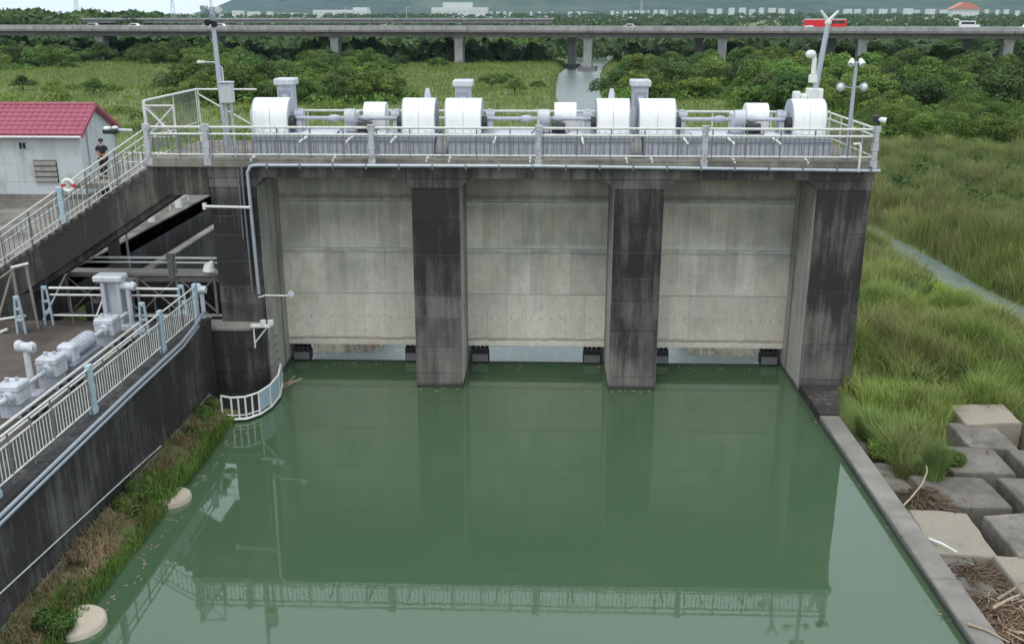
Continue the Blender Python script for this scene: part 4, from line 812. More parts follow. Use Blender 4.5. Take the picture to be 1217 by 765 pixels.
tag(obj('wall_conduit', MB().tube([(-13.02,-20,3.06),(-13.02,20,3.1),(-13.02,28,3.28),(-13.02,32.6,3.32),(-13.03,34.2,3.5),(-13.2,35.6,3.58),(-13.35,36.4,3.3)], .06, 8).tube([(-12.95,-20,2.93),(-12.95,20,2.98),(-12.95,28,3.16),(-12.95,32.6,3.2),(-13.0,34.4,3.4)], .05, 8), M['galv']), 'long grey conduit running along the top of the left wall', 'pipe')
tl = thing('bollard_lamp', 'short pale post with a double head at the inner end of the wall railing', 'lamp', (-13.3, 35.9, 3))
obj('pole', MB().tube([(-13.3,35.9,2.75),(-13.3,35.9,4.25)], .085, 10), M['machine'], tl); obj('base_plate', MB().bbox(-13.52,-13.08,35.68,36.12,3.185,3.24,.01), M['machine'], tl)
obj('head', MB().tube([(-13.5,35.9,4.42),(-13.12,35.9,4.4)], .15, 10).sphere((-13.42,35.9,4.52),.15,8,6), M['machine'], tl)
# rail across the platform end
pr_ = thing('platform_railing', 'white horizontal railing across the far end of the machinery platform', 'railing', (-17, 36.4, 3))
for z, r in ((4.28,.055),(4.0,.045),(3.15,.04)): obj('rail', MB().tube([(-19.6,36.4,z),(-14.35,36.4,z)], r, 8), M['rail'], pr_)
for x in np.arange(-18.8,-14.5,.85): obj('stanchion', MB().box(x-.018,x+.018,36.38,36.42,2.76,4.0), M['greyrail'], pr_)
def frame_post(t, x, y, z0, z1):
    m = MB(); 
    for s in (-1, 1): m.tube([(x+s*.16,y,z0),(x+s*.13,y,z0+(z1-z0)*.55),(x+s*.07,y,z1)], .05, 6)
    m.bbox(x-.14,x+.14,y-.05,y+.05,z0+.5,z0+.62,.01).bbox(x-.12,x+.12,y-.05,y+.05,z0+.95,z0+1.05,.01).bbox(x-.11,x+.11,y-.06,y+.06,z1-.12,z1+.04,.02); return obj('post', m, M['bluegrey'], t)
frame_post(pr_, -14.3, 36.4, 2.76, 4.42); frame_post(pr_, -14.9, 34.0, 2.76, 4.4); frame_post(pr_, -19.75, 36.3, 2.76, 4.35); frame_post(pr_, -20.3, 35.2, 2.76, 4.25)
# steel catwalk truss over the side channel
ct = thing('catwalk', 'dull steel catwalk with cross braced sides over the side channel', 'catwalk', (-17, 38.6, 3))
yc_ = 38.6
for z, r, x0_, x1_ in ((5.0,.05,-19.3,-13.4),(4.8,.04,-19.2,-13.4),(4.26,.09,-20.2,-13.4),(2.5,.08,-20.5,-13.4)): obj('chord', MB().tube([(x0_,yc_,z),(x1_,yc_,z)], r, 6), M['truss'] if z < 4.5 else M['rail'], ct)
for x in (-20.0,-18.4,-17.0,-15.3,-13.7): obj('upright', MB().box(x-.05,x+.05,yc_-.05,yc_+.05,2.5,4.3 if x != -15.3 else 5.15), M['truss'], ct)
for a, b in zip((-20.0,-18.4,-17.0,-15.3),(-18.4,-17.0,-15.3,-13.7)):
    obj('brace', MB().tube([(a,yc_,2.6),(b,yc_,4.15)], .035, 6), M['truss'], ct); obj('brace', MB().tube([(a,yc_+.06,4.15),(b,yc_+.06,2.6)], .035, 6), M['truss'], ct)
obj('walk_deck', MB().box(-20.5,-13.4,yc_+.1,yc_+1.3,4.12,4.2), M['truss'], ct)
cast_post(ct, -15.45, yc_-.05, 4.1, 5.2, M['greyrail'], .14)
for a, b in (((-20.35,37.0,2.75),(-19.6,38.6,4.9)),((-18.2,36.9,2.75),(-17.9,38.2,4.2))): obj('stay', MB().tube([a, b], .04, 6), M['rail'], ct)
tag(obj('conical_lamp', MB().tube([(-13.75,38.3,4.55),(-13.75,38.3,4.75),(-13.6,38.3,4.95)], [.3,.22,.06], 10), M['white']), 'white conical lamp shade beside the left pier over the catwalk', 'lamp')
tag(obj('upper_dark_wall', MB().box(-20.6,-13.0,42.5,43.2,-2.4,2.9).box(-20.6,-13.0,40.2,40.6,-2.4,1.6), M['retwall']), 'dark cross walls in the side channel behind the catwalk', 'wall')
# gantry frames at the left edge
gf = thing('gantry_frame', 'weathered steel gantry frame standing at the left edge beneath the stair', 'frame', (-20.7, 35.7, 2.7))
def bar(a, b, r=.05, m_='truss'): obj('frame_bar', MB().tube([a, b], r, 6), M[m_], gf)
bar((-20.45,35.6,2.7),(-20.5,35.6,5.3),.06); bar((-20.0,35.9,2.7),(-20.1,35.9,5.35),.06); bar((-20.55,35.6,5.3),(-20.0,35.9,5.4),.06,'rail'); bar((-21.5,35.2,2.0),(-21.4,35.2,4.7),.10); bar((-21.35,35.2,2.9),(-20.5,35.6,5.2),.05)
bar((-21.4,35.2,4.6),(-20.4,35.6,5.3),.04); bar((-21.3,35.2,3.3),(-20.2,35.5,3.4),.05,'rail'); bar((-22,35,2.5),(-20.9,35.3,2.9),.07,'rail'); bar((-22,34.6,3.0),(-20.9,35.2,2.3),.06)
# machinery of the side gates
def screw_unit(name, lab, y, s=1.0):
    t = thing(name, lab, 'gearbox', (-16.3, y, 2.75), 'gearboxes of the side gate drive')
    obj('casing', MB().bbox(-16.65,-15.93,y-.38*s,y+.38*s,3.2,3.86,.05), M['machine'], t); obj('pedestal', MB().box(-16.65,-16.0,y-.3,y+.3,2.76,3.2), M['lav'], t)
    [obj('flange_bolt', MB().tube([(-16.25+.15*math.cos(q_*PI/3),y-.63,3.5+.15*math.sin(q_*PI/3)),(-16.25+.15*math.cos(q_*PI/3),y-.58,3.5+.15*math.sin(q_*PI/3))], .02, 6), M['lavd'], t) for q_ in range(6)]; obj('lid_joint', MB().box(-16.67,-15.91,y-.40*s,y+.40*s,3.66,3.685), M['lavd'], t); obj('flange', MB().tube([(-16.25,y-.6,3.5),(-16.25,y+.6,3.5)], .19, 12), M['machine'], t); obj('filler_cap', MB().tube([(-16.45,y,3.86),(-16.45,y,3.98)], .07, 8).tube([(-16.2,y+.1,3.86),(-16.2,y+.1,3.96)], .055, 8), M['lav'], t)
    for k in (-1, 1): obj('foot', MB().box(-15.95,-15.5,y+k*.3-.08,y+k*.3+.08,2.76,2.95), M['dark'], t)
screw_unit('drive_gearbox', 'pale grey drive gearbox nearest the left picture edge', 27.3)
screw_unit('drive_gearbox', 'pale grey drive gearbox beside the first double headed pillar', 29.7)
screw_unit('drive_gearbox', 'pale grey drive gearbox in front of the capped cabinet', 34.0)
def pillar(y, x, lab):
    t = thing('gate_pillar', lab, 'pillar', (x, y, 2.75), 'double headed pillars of the side gates')
    obj('column', MB().tube([(x,y,2.76),(x,y,4.45)], .10, 12), M['machine'], t); obj('base', MB().bbox(x-.32,x+.32,y-.3,y+.3,2.76,3.0,.03), M['lav'], t)
    obj('head', MB().tube([(x-.28,y,4.55),(x+.28,y,4.5)], .16, 12).sphere((x-.2,y,4.6),.16,10,7).sphere((x+.2,y,4.56),.15,10,7), M['machine'], t)
pillar(28.6, -16.45, 'double headed pale pillar between the two nearest gearboxes')
pillar(35.9, -16.2, 'double headed pale pillar in front of the capped cabinet')
t = thing('drive_motor', 'pale grey cylindrical motor in the middle of the side gate drive', 'motor', (-16.3, 31.5, 2.75))
obj('stator', MB().tube([(-16.3,31.3,3.55),(-16.3,32.5,3.55)], .27, 14), M['machine'], t)
for k in range(5): obj('cooling_fin', MB().tube([(-16.3,31.42+k*.22,3.55),(-16.3,31.48+k*.22,3.55)], .30, 14), M['lav'], t)
obj('brake_housing', MB().bbox(-16.6,-16.0,30.65,31.15,3.2,3.86,.08), M['machine'], t); obj('rear_bell', MB().tube([(-16.3,30.35,3.5),(-16.3,30.7,3.5)], [.16,.24], 12), M['lav'], t); obj('bed', MB().box(-16.7,-15.9,30.4,32.6,2.76,3.25), M['lavd'], t)
t = thing('drive_shaft', 'long pale drive shafts linking the side gate gearboxes', 'shaft', (-16, 30, 3.5))
for x, z, a, b, r in ((-16.25,3.5,10,26.8,.085),(-16.25,3.5,28,29.2,.07),(-16.25,3.5,32.5,33.6,.085),(-16.25,3.5,34.5,35.6,.08)): obj('shaft', MB().tube([(x,a,z),(x,b,z)], r, 10), M['machine'], t)
obj('guard_pipe', MB().tube([(-15.6,10,3.25),(-15.6,35.5,3.25)], .05, 8).tube([(-15.45,10,3.0),(-15.45,35.5,3.0)], .04, 8), M['rail'], t)
t = thing('side_gate_cabinet', 'tall pale cabinet with an overhanging cap on the machinery platform', 'cabinet', (-16.9, 36.1, 2.75))
obj('body', MB().bbox(-17.2,-16.45,35.95,36.25,2.76,4.7,.03), M['machine'], t); obj('hood', MB().bbox(-17.45,-16.3,35.6,36.3,4.72,4.98,.06), M['machine'], t); obj('leg', MB().box(-17.2,-17.05,35.7,35.93,2.76,4.7), M['lav'], t); obj('leg', MB().box(-16.6,-16.45,35.7,35.93,2.76,4.7), M['lav'], t)
# ------------------------------------------------------------------ ledge, pads, basket railing, debris
def ledge_h(x, y): return .12+.12*math.sin(y*1.3)+.2*(-11.9-x)
m = MB(); pts = []
yy_ = np.arange(-10, 34.4, .5); xx_ = np.linspace(-13.1, -11.68, 7); vs = []
for y in yy_:
    for i, x in enumerate(xx_):
        xo = x + (.22*math.sin(y*1.7)+.13*math.sin(y*4.1))*(i/6); vs.append((xo, y, (max(.03, ledge_h(x, y)+.06*noise.noise((x*2,y*2,0))) if i < 6 else -.3)))
n = len(xx_); m.add(vs, [(j*n+i, j*n+i+1, (j+1)*n+i+1, (j+1)*n+i) for j in range(len(yy_)-1) for i in range(n-1)], True)
def soil_m(t, b):
    p = pos(t); a = noise_n(t, p, 3, 7, .7); c = mixc(t, maprange(t, a, .4, .6), (.10,.075,.04), (.15,.125,.06)); c = mixc(t, maprange(t, noise_n(t, p, 1.1, 5, .6), .5, .6), c, (.09,.13,.04))
    L(t, c, b.inputs['Base Color']); b.inputs['Roughness'].default_value = .95; bump(t, b, a, .7, .05)
M['soil'] = mat('ledge_soil', soil_m)
tag(obj('ledge', m, M['soil']), 'narrow earth ledge with weeds at the foot of the left wall', 'ledge', kind='structure')
for (x, y, r, lab) in ((-11.42,27.1,.62,'round pale concrete pile top at the water edge, the farther one'),(-11.35,20.5,.70,'round pale concrete pile top at the water edge, the nearer one')):
    pts = [(x+r*math.cos(a)*1.05, y+r*.95*math.sin(a), z) for a in np.linspace(0, 2*PI, 29)[:-1] for z in ()]
    m = MB(); m.tube([(x-.25,y,-1.5),(x-.25,y,.12),(x-.25,y,.17)], [r,r,r-.05], 28); tag(obj('pile_top', m, M['pad']), lab, 'concrete pile', 'round pile tops in the canal')
bk = thing('basket_railing', 'low pale blue and white curved railing at the water by the abutment nose', 'railing', (-11.5, 34.5, 0))
BP = [(-12.02,33.35),(-11.6,33.2),(-11.1,33.3),(-10.72,33.75),(-10.5,34.5),(-10.45,35.6),(-10.7,36.9)]
for z, r in ((1.0,.04),(.12,.05),(.28,.025)): obj('rail', MB().tube([(x,y,z) for x, y in BP], r, 8), M['white'], bk)
def lerp_poly(P, step):
    out = []
    for (a, b), (c, d) in zip(P[:-1], P[1:]):
        Ls = math.hypot(c-a, d-b); k = max(1, round(Ls/step)); out += [(a+(c-a)*i/k, b+(d-b)*i/k) for i in range(k)]
    return out+[P[-1]]
for x, y in lerp_poly(BP[:4], .3): obj('baluster', MB().box(x-.028,x+.028,y-.028,y+.028,.1,1.0), M['white'], bk)
for x, y in BP[4:]: obj('baluster', MB().box(x-.03,x+.03,y-.03,y+.03,.1,1.0), M['white'], bk)
for (a, b), (c, d) in zip(BP[3:-1], BP[4:]):
    m = MB(); m.add([(a,b,.3),(c,d,.3),(c,d,.97),(a,b,.97)], [(0,1,2,3)]); m.add([(a+.02,b+.01,.3),(c+.02,d+.01,.3),(c+.02,d+.01,.97),(a+.02,b+.01,.97)], [(3,2,1,0)]); obj('infill_sheet', m, M['bluegrey'], bk)
obj('floor', MB().add([(x,y,.06) for x, y in BP]+[(-11.2,37.0,.06),(-11.2,36.0,.06),(-13.0,35.9,.06),(-13.0,34.2,.06)], [tuple(range(11))]), M['dark'], bk)
# water-level sensor arms
sa = thing('sensor_arm', 'thin white arm with a round target reaching out from the leftmost pier', 'sensor', (-11.2, 36.7, 3.9))
obj('arm', MB().tube([(-11.35,36.8,3.85),(-11.0,36.6,4.0),(-10.1,36.5,4.02)], .03, 8), M['white'], sa); obj('target', MB().tube([(-9.95,36.47,4.1),(-9.95,36.52,4.1)], .13, 12), M['fargrey'], sa)
sb = thing('gauge_bracket', 'white triangular bracket carrying two small gauges on the leftmost pier', 'sensor', (-11.1, 36.4, 2.8))
obj('shelf', MB().bbox(-11.55,-10.75,36.05,36.3,2.82,2.92,.01), M['white'], sb); obj('strut', MB().tube([(-11.45,36.15,1.95),(-11.45,36.15,2.82)], .03, 6).tube([(-11.45,36.15,2.15),(-10.9,36.15,2.82)], .03, 6), M['white'], sb)
for x in (-11.05,-10.75): obj('gauge', MB().tube([(x,36.15,2.92),(x,36.15,3.1)], .12, 12), M['white'], sb)
# kerb wall on the right and revetment blocks
kw = thing('side_wall', 'low concrete wall along the right edge of the canal', 'wall', (10.8, 20, .3))
ky = list(np.arange(-20, 33.8, 3.3))+[33.9]
for a, b in zip(ky[:-1], ky[1:]):
    m = MB(); wl, wr_ = 10.42, 11.12
    m.bbox(wl+random.uniform(-.01,.01),wr_+random.uniform(-.01,.02),a+.008,b-.008,-2.4,.3+random.uniform(-.01,.01),.03); obj('wall_section', m, M['kerb'], kw)
obj('root_block', MB().prism([(10.42,33.9),(11.15,33.9),(11.9,36.9),(10.44,36.97)], 'z', -2.4, .35), M['stairc'], kw)
RB = 'large concrete revetment blocks on the right bank'
def rblock(x0, x1, y0_, y1_, z, tilt, lab, light=None):
    t = thing('revetment_block', lab, 'concrete block', ((x0+x1)/2, (y0_+y1_)/2, z), RB); w, d = (x1-x0)/2, (y1_-y0_)/2
    bm = bmesh.new(); bmesh.ops.create_cube(bm, size=1)
    for v in bm.verts:
        tp = v.co.z > 0; v.co = Vector((v.co.x*2*w, v.co.y*2*d, (0 if tp else -1.3)))
    bmesh.ops.bevel(bm, geom=bm.edges[:], offset=.03, segments=2, affect='EDGES')
    bmesh.ops.subdivide_edges(bm, edges=[e for e in bm.edges if e.calc_length() > .6], cuts=4, use_grid_fill=True)
    for v in bm.verts:
        n_ = noise.noise_vector((v.co.x*1.3+x0, v.co.y*1.3+y0_, v.co.z*1.3)); v.co += n_*.055
    me = bpy.data.meshes.new('block_body'); bm.to_mesh(me); bm.free(); me.materials.append(light or M['block'])
    for p in me.polygons: p.use_smooth = False
    b = link('block_body', me, t, (0,0,0)); b.location = (0,0,0); b.rotation_euler = tilt
M['blocklt'] = concrete('pale_block', (.285,.25,.20), (.12,.105,.085), cover=.3, streak=.2, piece=.1)
zb_ = .1
specs = [  # photo corners (left-top, right-top, right-bottom, left-bottom) of each top face
 ((1128,481),(1214,500),'pale sandy block farthest back on the right bank',M['blocklt'],(.06,-.05,0)),
 ((1125,503),(1213,531),'grey block with a ring of dry weeds on top',None,(.02,.05,0)),
 ((1105,529),(1208,560),'flat grey block beside the round green bush',None,(0,0,0)),
 ((1080,564),(1204,601),'wide grey block carrying the tangle of roots',None,(-.02,.03,.01)),
 ((1078,608),(1188,655),'pale tilted block with a white stick lying on it',M['blocklt'],(.05,.04,-.02)),
 ((1112,659),(1170,705),'narrow purplish block against the canal wall',None,(0,.02,0)),
 ((1196,534),(1300,560),'dark block at the picture edge beyond the joint, third row back',None,(0,0,0)),
 ((1184,567),(1300,601),'dark block at the picture edge, fourth row back',None,(0,.02,0)),
 ((1168,609),(1300,655),'dark sided block raised beside the pale tilted block',None,(0,-.06,0)),
 ((1180,661),(1310,704),'pale block at the picture edge beside the debris trench',M['blocklt'],(.02,0,0)),
 ((1215,503),(1310,531),'mossy block in the grass at the picture edge',None,(.03,0,0)),
 ((1175,706),(1330,760),'block under the reed debris near the bottom corner',None,(0,0,0))]
for (c0, c1, lab, mt_, tilt) in specs:
    zt_ = zb_ + (.18 if 'raised' in lab or 'farthest' in lab else 0) - (.15 if 'narrow' in lab or 'under' in lab else 0)
    a = A(c0[0], c0[1], z=zt_); b = A(c1[0], c1[1], z=zt_)
    ym = (a.y+b.y)/2; xl, xr = a.x, b.x
    if 'narrow' in lab: xl, xr = 11.16, 12.25
    xl = max(xl, 11.2); rblock(xl, xr-.04, b.y-.17, a.y-.0, zt_, tilt, lab, mt_)
rblock(8.9+2.3, 13.2, 31.0, 33.0, -.35, (0,0,0), 'low block half hidden under tall grass by the wall')
rblock(11.2, 12.6, 28.7, 30.8, -.15, (0,.02,0), 'brownish block at the wall under the tall grass tuft')
# driftwood and debris
def stick(name, P, r, lab, m_='drift', grp=None):
    n = len(P); return tag(obj(name, MB().tube(P, [r*(1-.5*i/(n-1)) for i in range(n)], 7), M[m_]), lab, 'driftwood', grp)
q = lambda px, py, z: A(px, py, z=z)
stick('driftwood', [q(1104,640,.22), q(1120,646,.24), q(1138,656,.2)], .05, 'straight white stick lying on the pale tilted block', 'white')
stick('driftwood', [q(1070,604,.1), q(1082,592,.35), q(1096,575,.7), q(1102,560,.95), q(1101,553,1.1)], .035, 'bent bleached branch rising from the root tangle', 'drift')
stick('driftwood', [q(1150,741,.34), q(1172,748,.35), q(1200,763,.33)], .04, 'thin board lying across the canal wall near the bottom corner')
for P, lab in (((q(1185,712,.35),q(1204,700,.5),q(1217,690,.7)),'pale broken branch sticking out of the reed debris'),((q(1180,722,.4),q(1198,712,.5),q(1212,706,.5)),'long pale stick on top of the reed debris')): stick('driftwood', P, .045, lab)
def tangle(name, cx, cy, z, rad, n, lab, m_, ln=.6):
    m = MB()
    for k in range(n):
        a = random.uniform(0, 2*PI); rr_ = rad*math.sqrt(random.random()); x = cx+rr_*math.cos(a); y = cy+rr_*math.sin(a); zz = z+random.uniform(0,.28)*(1-rr_/rad)+.03
        b = random.uniform(0, 2*PI); l = random.uniform(.4,1)*ln; r_ = random.uniform(.008,.02)
        m.tube([(x,y,zz),(x+math.cos(b)*l*.5,y+math.sin(b)*l*.5,zz+random.uniform(-.03,.1)),(x+math.cos(b+.5)*l,y+math.sin(b+.5)*l,zz+random.uniform(-.06,.06))], r_, 3, False)
    return tag(obj(name, m, M[m_]), lab, 'debris', kind='stuff')
c = q(1105,592,.2); tangle('root_tangle', c.x, c.y, .1, .55, 260, 'dark tangle of dead roots on the wide grey block', 'debris')
c = q(1206,738,.1); tangle('reed_debris', c.x, c.y, .0, .95, 620, 'brown heap of reed debris in the bottom right corner', 'debris', .9)
c = q(1206,732,.1); tangle('pale_reeds', c.x, c.y, .1, .95, 70, 'pale broken reeds scattered over the debris heap', 'drift', .8)
c = q(1160,680,.0); tangle('reed_debris', c.x, c.y, -.15, .5, 260, 'reed debris filling the trench between two blocks', 'debris')
c = A(342,458,z=0); 
fd = thing('floating_driftwood', 'small bleached driftwood snag floating beside the leftmost pier', 'driftwood', (c.x, c.y, 0))
for P in (((-.35,-.3,.02),(0,0,.12),(.25,.35,.3)),((0,0,.1),(.3,.1,.15),(.55,.25,.25)),((-.3,-.1,.05),(-.35,.3,.2),(-.3,.5,.35)),((-.2,-.35,.02),(.1,-.1,.05),(.2,.1,.1))):
    obj('branch', MB().tube([(c.x+a, c.y+b, z) for a, b, z in P], [.05,.04,.025], 6), M['drift'], fd)
# ------------------------------------------------------------------ VIADUCT
vd = thing('viaduct', 'long grey highway viaduct crossing the whole picture beyond the trees', 'bridge', (12, 290, 0))
ang = math.radians(7.0); ca, sa_ = math.cos(ang), math.sin(ang)
def VP(u, v, z): return (12.1+u*ca+v*sa_, 292-u*sa_+v*ca, z)       # u along the bridge, v across it
def vbox(m, u0, u1, v0, v1, z0, z1, u2=None):
    P = [VP(u0,v0,z0),VP(u1,v0,z0),VP(u1,v1,z0),VP(u0,v1,z0),VP(u0,v0,z1),VP(u1,v0,z1),VP(u1,v1,z1),VP(u0,v1,z1)]
    return m.add(P, [(0,3,2,1),(4,5,6,7),(0,1,5,4),(1,2,6,5),(2,3,7,6),(3,0,4,7)])
SP = 38.5
for k in range(-7, 6):
    u0, u1 = SP*k, SP*(k+1)
    d_ = obj('deck_span', vbox(MB(), u0+.1, u1-.1, -1.2, 25, 9.75, 10.35), M['viaduct_girder'], vd)
    obj('girder', vbox(MB(), u0+.05, u1-.05, .9, 7.5, 8.35, 9.75), M['viaduct_girder'], d_); obj('girder', vbox(MB(), u0+.05, u1-.05, 15, 22, 8.35, 9.75), M['viaduct_girder'], d_)
    n = 12
    for j in range(n):
        a = u0+.1+(SP-.2)*j/n; obj('parapet_panel', vbox(MB(), a+.05, a+(SP-.2)/n-.05, -1.2, -.95, 10.35, 11.42), M['viaduct'], d_)
    obj('far_parapet', vbox(MB(), u0, u1, 24.7, 25, 10.35, 11.4), M['viaduct'], d_); obj('median', vbox(MB(), u0, u1, 11.7, 12.0, 10.35, 11.2), M['viaduct'], d_)
    for v, du in ((2.2, 0), (17.5, -6.2)):
        m = MB(); P = []
        uc = u0+du
        m.add([VP(uc-1.2,v-.2,-1),VP(uc+1.2,v-.2,-1),VP(uc+1.2,v+3.4,-1),VP(uc-1.2,v+3.4,-1),VP(uc-1.2,v-.2,7),VP(uc+1.2,v-.2,7),VP(uc+1.2,v+3.4,7),VP(uc-1.2,v+3.4,7),VP(uc-1.7,v-.2,8.33),VP(uc+1.7,v-.2,8.33),VP(uc+1.7,v+3.4,8.33),VP(uc-1.7,v+3.4,8.33)],
            [(0,1,5,4),(1,2,6,5),(2,3,7,6),(3,0,4,7),(4,5,9,8),(5,6,10,9),(6,7,11,10),(7,4,8,11),(8,9,10,11)])
        p = obj('bridge_pier', m, M['viaduct'], vd); obj('pile_cap', vbox(MB(), uc-2.6, uc+2.6, v-1.4, v+4.6, -1.2, .1), M['viaduct_girder'], p)
# far second viaduct
fv = thing('far_viaduct', 'second thinner viaduct farther back at the left', 'bridge', (-100, 560, 0))
for k in range(16):
    x0_ = -260+k*16.5; d_ = obj('deck_span', MB().box(x0_, x0_+16.3, 560-k*.6, 572-k*.6, 10.3, 12.1), M['viaduct_girder'], fv); obj('parapet_panel', MB().box(x0_, x0_+16.2, 559.5-k*.6, 559.9-k*.6, 12.1, 13.0), M['viaduct'], d_)
    obj('bridge_pier', MB().box(x0_+1, x0_+3, 564-k*.6, 567-k*.6, 0, 10.3), M['viaduct'], fv)
# vehicles on the viaduct
def car_mesh(L0, h, cabin, mt, lab, px, v=3.2, name='car', cat='car', roofh=None):
    # place by bearing along the bridge
    lo, hi = -300, 300
    c = A(px, 30, y=290); u = (c.x-12.1)/ca
    x, y, z = VP(u, v, 10.36); t = thing(name, lab, cat, (x, y, z), 'vehicles on the viaduct')
    def bx(m, a, b, w, z0, z1, tp=0):
        P = []
        for (zz, q_) in ((z0, 0), (z1, tp)):
            for (uu, vv) in ((a+q_, -w), (b-q_, -w), (b-q_, w), (a+q_, w)): P.append((x+uu*ca+vv*sa_, y-uu*sa_+vv*ca, z+zz))
        return m.add(P, [(0,3,2,1),(4,5,6,7),(0,1,5,4),(1,2,6,5),(2,3,7,6),(3,0,4,7)])
    h2 = L0/2
    obj('body', bx(MB(), -h2, h2, .9, .3, h*.62, .12), mt, t); cb = obj('cabin', bx(MB(), -h2+cabin[0], h2-cabin[1], .82, h*.62, h, cabin[2]), mt, t)
    obj('side_window', bx(MB(), -h2+cabin[0]+.25, h2-cabin[1]-.25, .86, h*.66, h*.9, cabin[2]*.7), M['glassdark'], cb)
    for s in (-1, 1): obj('wheel', MB().tube([(x+s*h2*.6*ca-.9*sa_, y-s*h2*.6*sa_-.9*ca, z+.33),(x+s*h2*.6*ca+.9*sa_, y-s*h2*.6*sa_+.9*ca, z+.33)], .33, 10), M['dark'], t)
    return t
car_mesh(4.6,1.75,(.9,.9,.5),M['car'],'white car on the viaduct right of the left pylon, wedge shaped', 121)
car_mesh(4.8,1.8,(.5,1.1,.4),M['fargrey'],'dark grey car nearest the left end of the viaduct', 66)
car_mesh(4.6,1.75,(.9,.9,.5),M['car'],'white car on the viaduct just left of a second white car', 219)
car_mesh(4.4,1.7,(.9,.9,.5),M['car'],'white car on the viaduct left of the tall mast', 236)
car_mesh(4.6,1.8,(.9,.9,.5),M['car'],'white car on the viaduct right of the river', 748)
car_mesh(5.2,2.7,(.0,1.2,.1),M['car'],'white box van on the viaduct at right', 1137, name='van', cat='van')
car_mesh(4.8,1.8,(.9,1.0,.5),M['car'],'white car at the far right end of the viaduct', 1202)
x, y, z = VP((A(975,30,y=290).x-12.1)/ca, 3.2, 10.36)
bs = thing('bus', 'red coach with a white patch driving on the viaduct behind the tall mast', 'bus', (x, y, z), 'vehicles on the viaduct')
def bbx(m, a, b, w, z0, z1):
    P = [(x+uu*ca+vv*sa_, y-uu*sa_+vv*ca, z+zz) for zz in (z0, z1) for uu, vv in ((a,-w),(b,-w),(b,w),(a,w))]
    return m.add(P, [(0,3,2,1),(4,5,6,7),(0,1,5,4),(1,2,6,5),(2,3,7,6),(3,0,4,7)])
obj('body', bbx(MB(), -5.7, 5.7, 1.22, .4, 2.9), M['busred'], bs); obj('roof', bbx(MB(), -5.6, 5.6, 1.15, 2.9, 3.25), M['fargrey'], bs)
for k in range(5): obj('window', bbx(MB(), -5.2+2.1*k, -5.2+2.1*k+1.95, 1.25, 1.9, 2.75), M['glassdark'] if k > 2 else M['busred'], bs)
m = MB(); P = [(x+uu*ca-1.26*sa_, y-uu*sa_-1.26*ca, z+zz) for uu, zz in ((-5.7,.5),(-2.2,.5),(-3.6,1.5),(-5.7,1.3))]; P += [(a-.02*sa_*-1, b+.03, c_) for a, b, c_ in P]
m.add(P, [(0,1,2,3),(7,6,5,4)]); obj('white_patch', m, M['car'], bs)
for s in (-3.6, 3.4): obj('wheel', MB().tube([(x+s*ca-1.2*sa_, y-s*sa_-1.2*ca, z+.45),(x+s*ca+1.2*sa_, y-s*sa_+1.2*ca, z+.45)], .48, 12), M['dark'], bs)
# ------------------------------------------------------------------ distant buildings, pylons
def far_box(name, lab, px0, px1, y0_, y1_, dist, mt, steps=None, cat='building', grp='distant buildings below the hills', roof=None):
    a = A(px0, y1_, y=dist); b = A(px1, y0_, y=dist); t = thing(name, lab, cat, ((a.x+b.x)/2, dist, 0), grp)
    obj('wall', MB().box(a.x, b.x, dist, dist+(b.x-a.x)*.4, 0, b.z), mt, t)
    if steps:
        for (sx0, sx1, sy) in steps:
            c = A(sx0, sy, y=dist); d = A(sx1, sy, y=dist); obj('upper_storey', MB().box(c.x, d.x, dist+3, dist+(b.x-a.x)*.4-3, b.z, c.z), mt, t)
    n = max(2, int((px1-px0)/6)); zz = (max(a.z, 1)+b.z)/2; hh = (b.z-max(a.z,0))*.12
    for k in range(n):
        w = (b.x-a.x)/n; obj('window', MB().box(a.x+w*(k+.25), a.x+w*(k+.75), dist-.4, dist-.05, zz-hh, zz+hh), M['fargrey'], t)
    if roof: obj('roof', MB().prism([(a.x-(b.x-a.x)*.08, b.z), (b.x+(b.x-a.x)*.08, b.z), ((a.x+b.x)/2+(b.x-a.x)*.12, roof), ((a.x+b.x)/2-(b.x-a.x)*.12, roof)], 'y', dist-2, dist+(b.x-a.x)*.4+2), M['farred'], t)
    return t
far_box('office_block','big white stepped building under the hills',513,579,9,19,2400,M['farwhite'],[(526,560,3)])
far_box('factory','pale wide building left of the big white one',372,436,12,18,2300,M['farwhite'],[(419,435,9)])
far_box('house_far','white block right of the left mast head',276,289,13,20,2000,M['farwhite']); far_box('house_far','low white shed second right of the left mast',294,308,14,20,2000,M['farwhite'])
far_box('house_far','small white house right of the white shed',317,324,14,20,2000,M['farwhite']); far_box('temple','pavilion with an orange red hipped roof at far right',1132,1164,11,16,1900,M['farwhite'],roof=A(1146,3,y=1900).z)
labs_used = 0
random.seed(21)
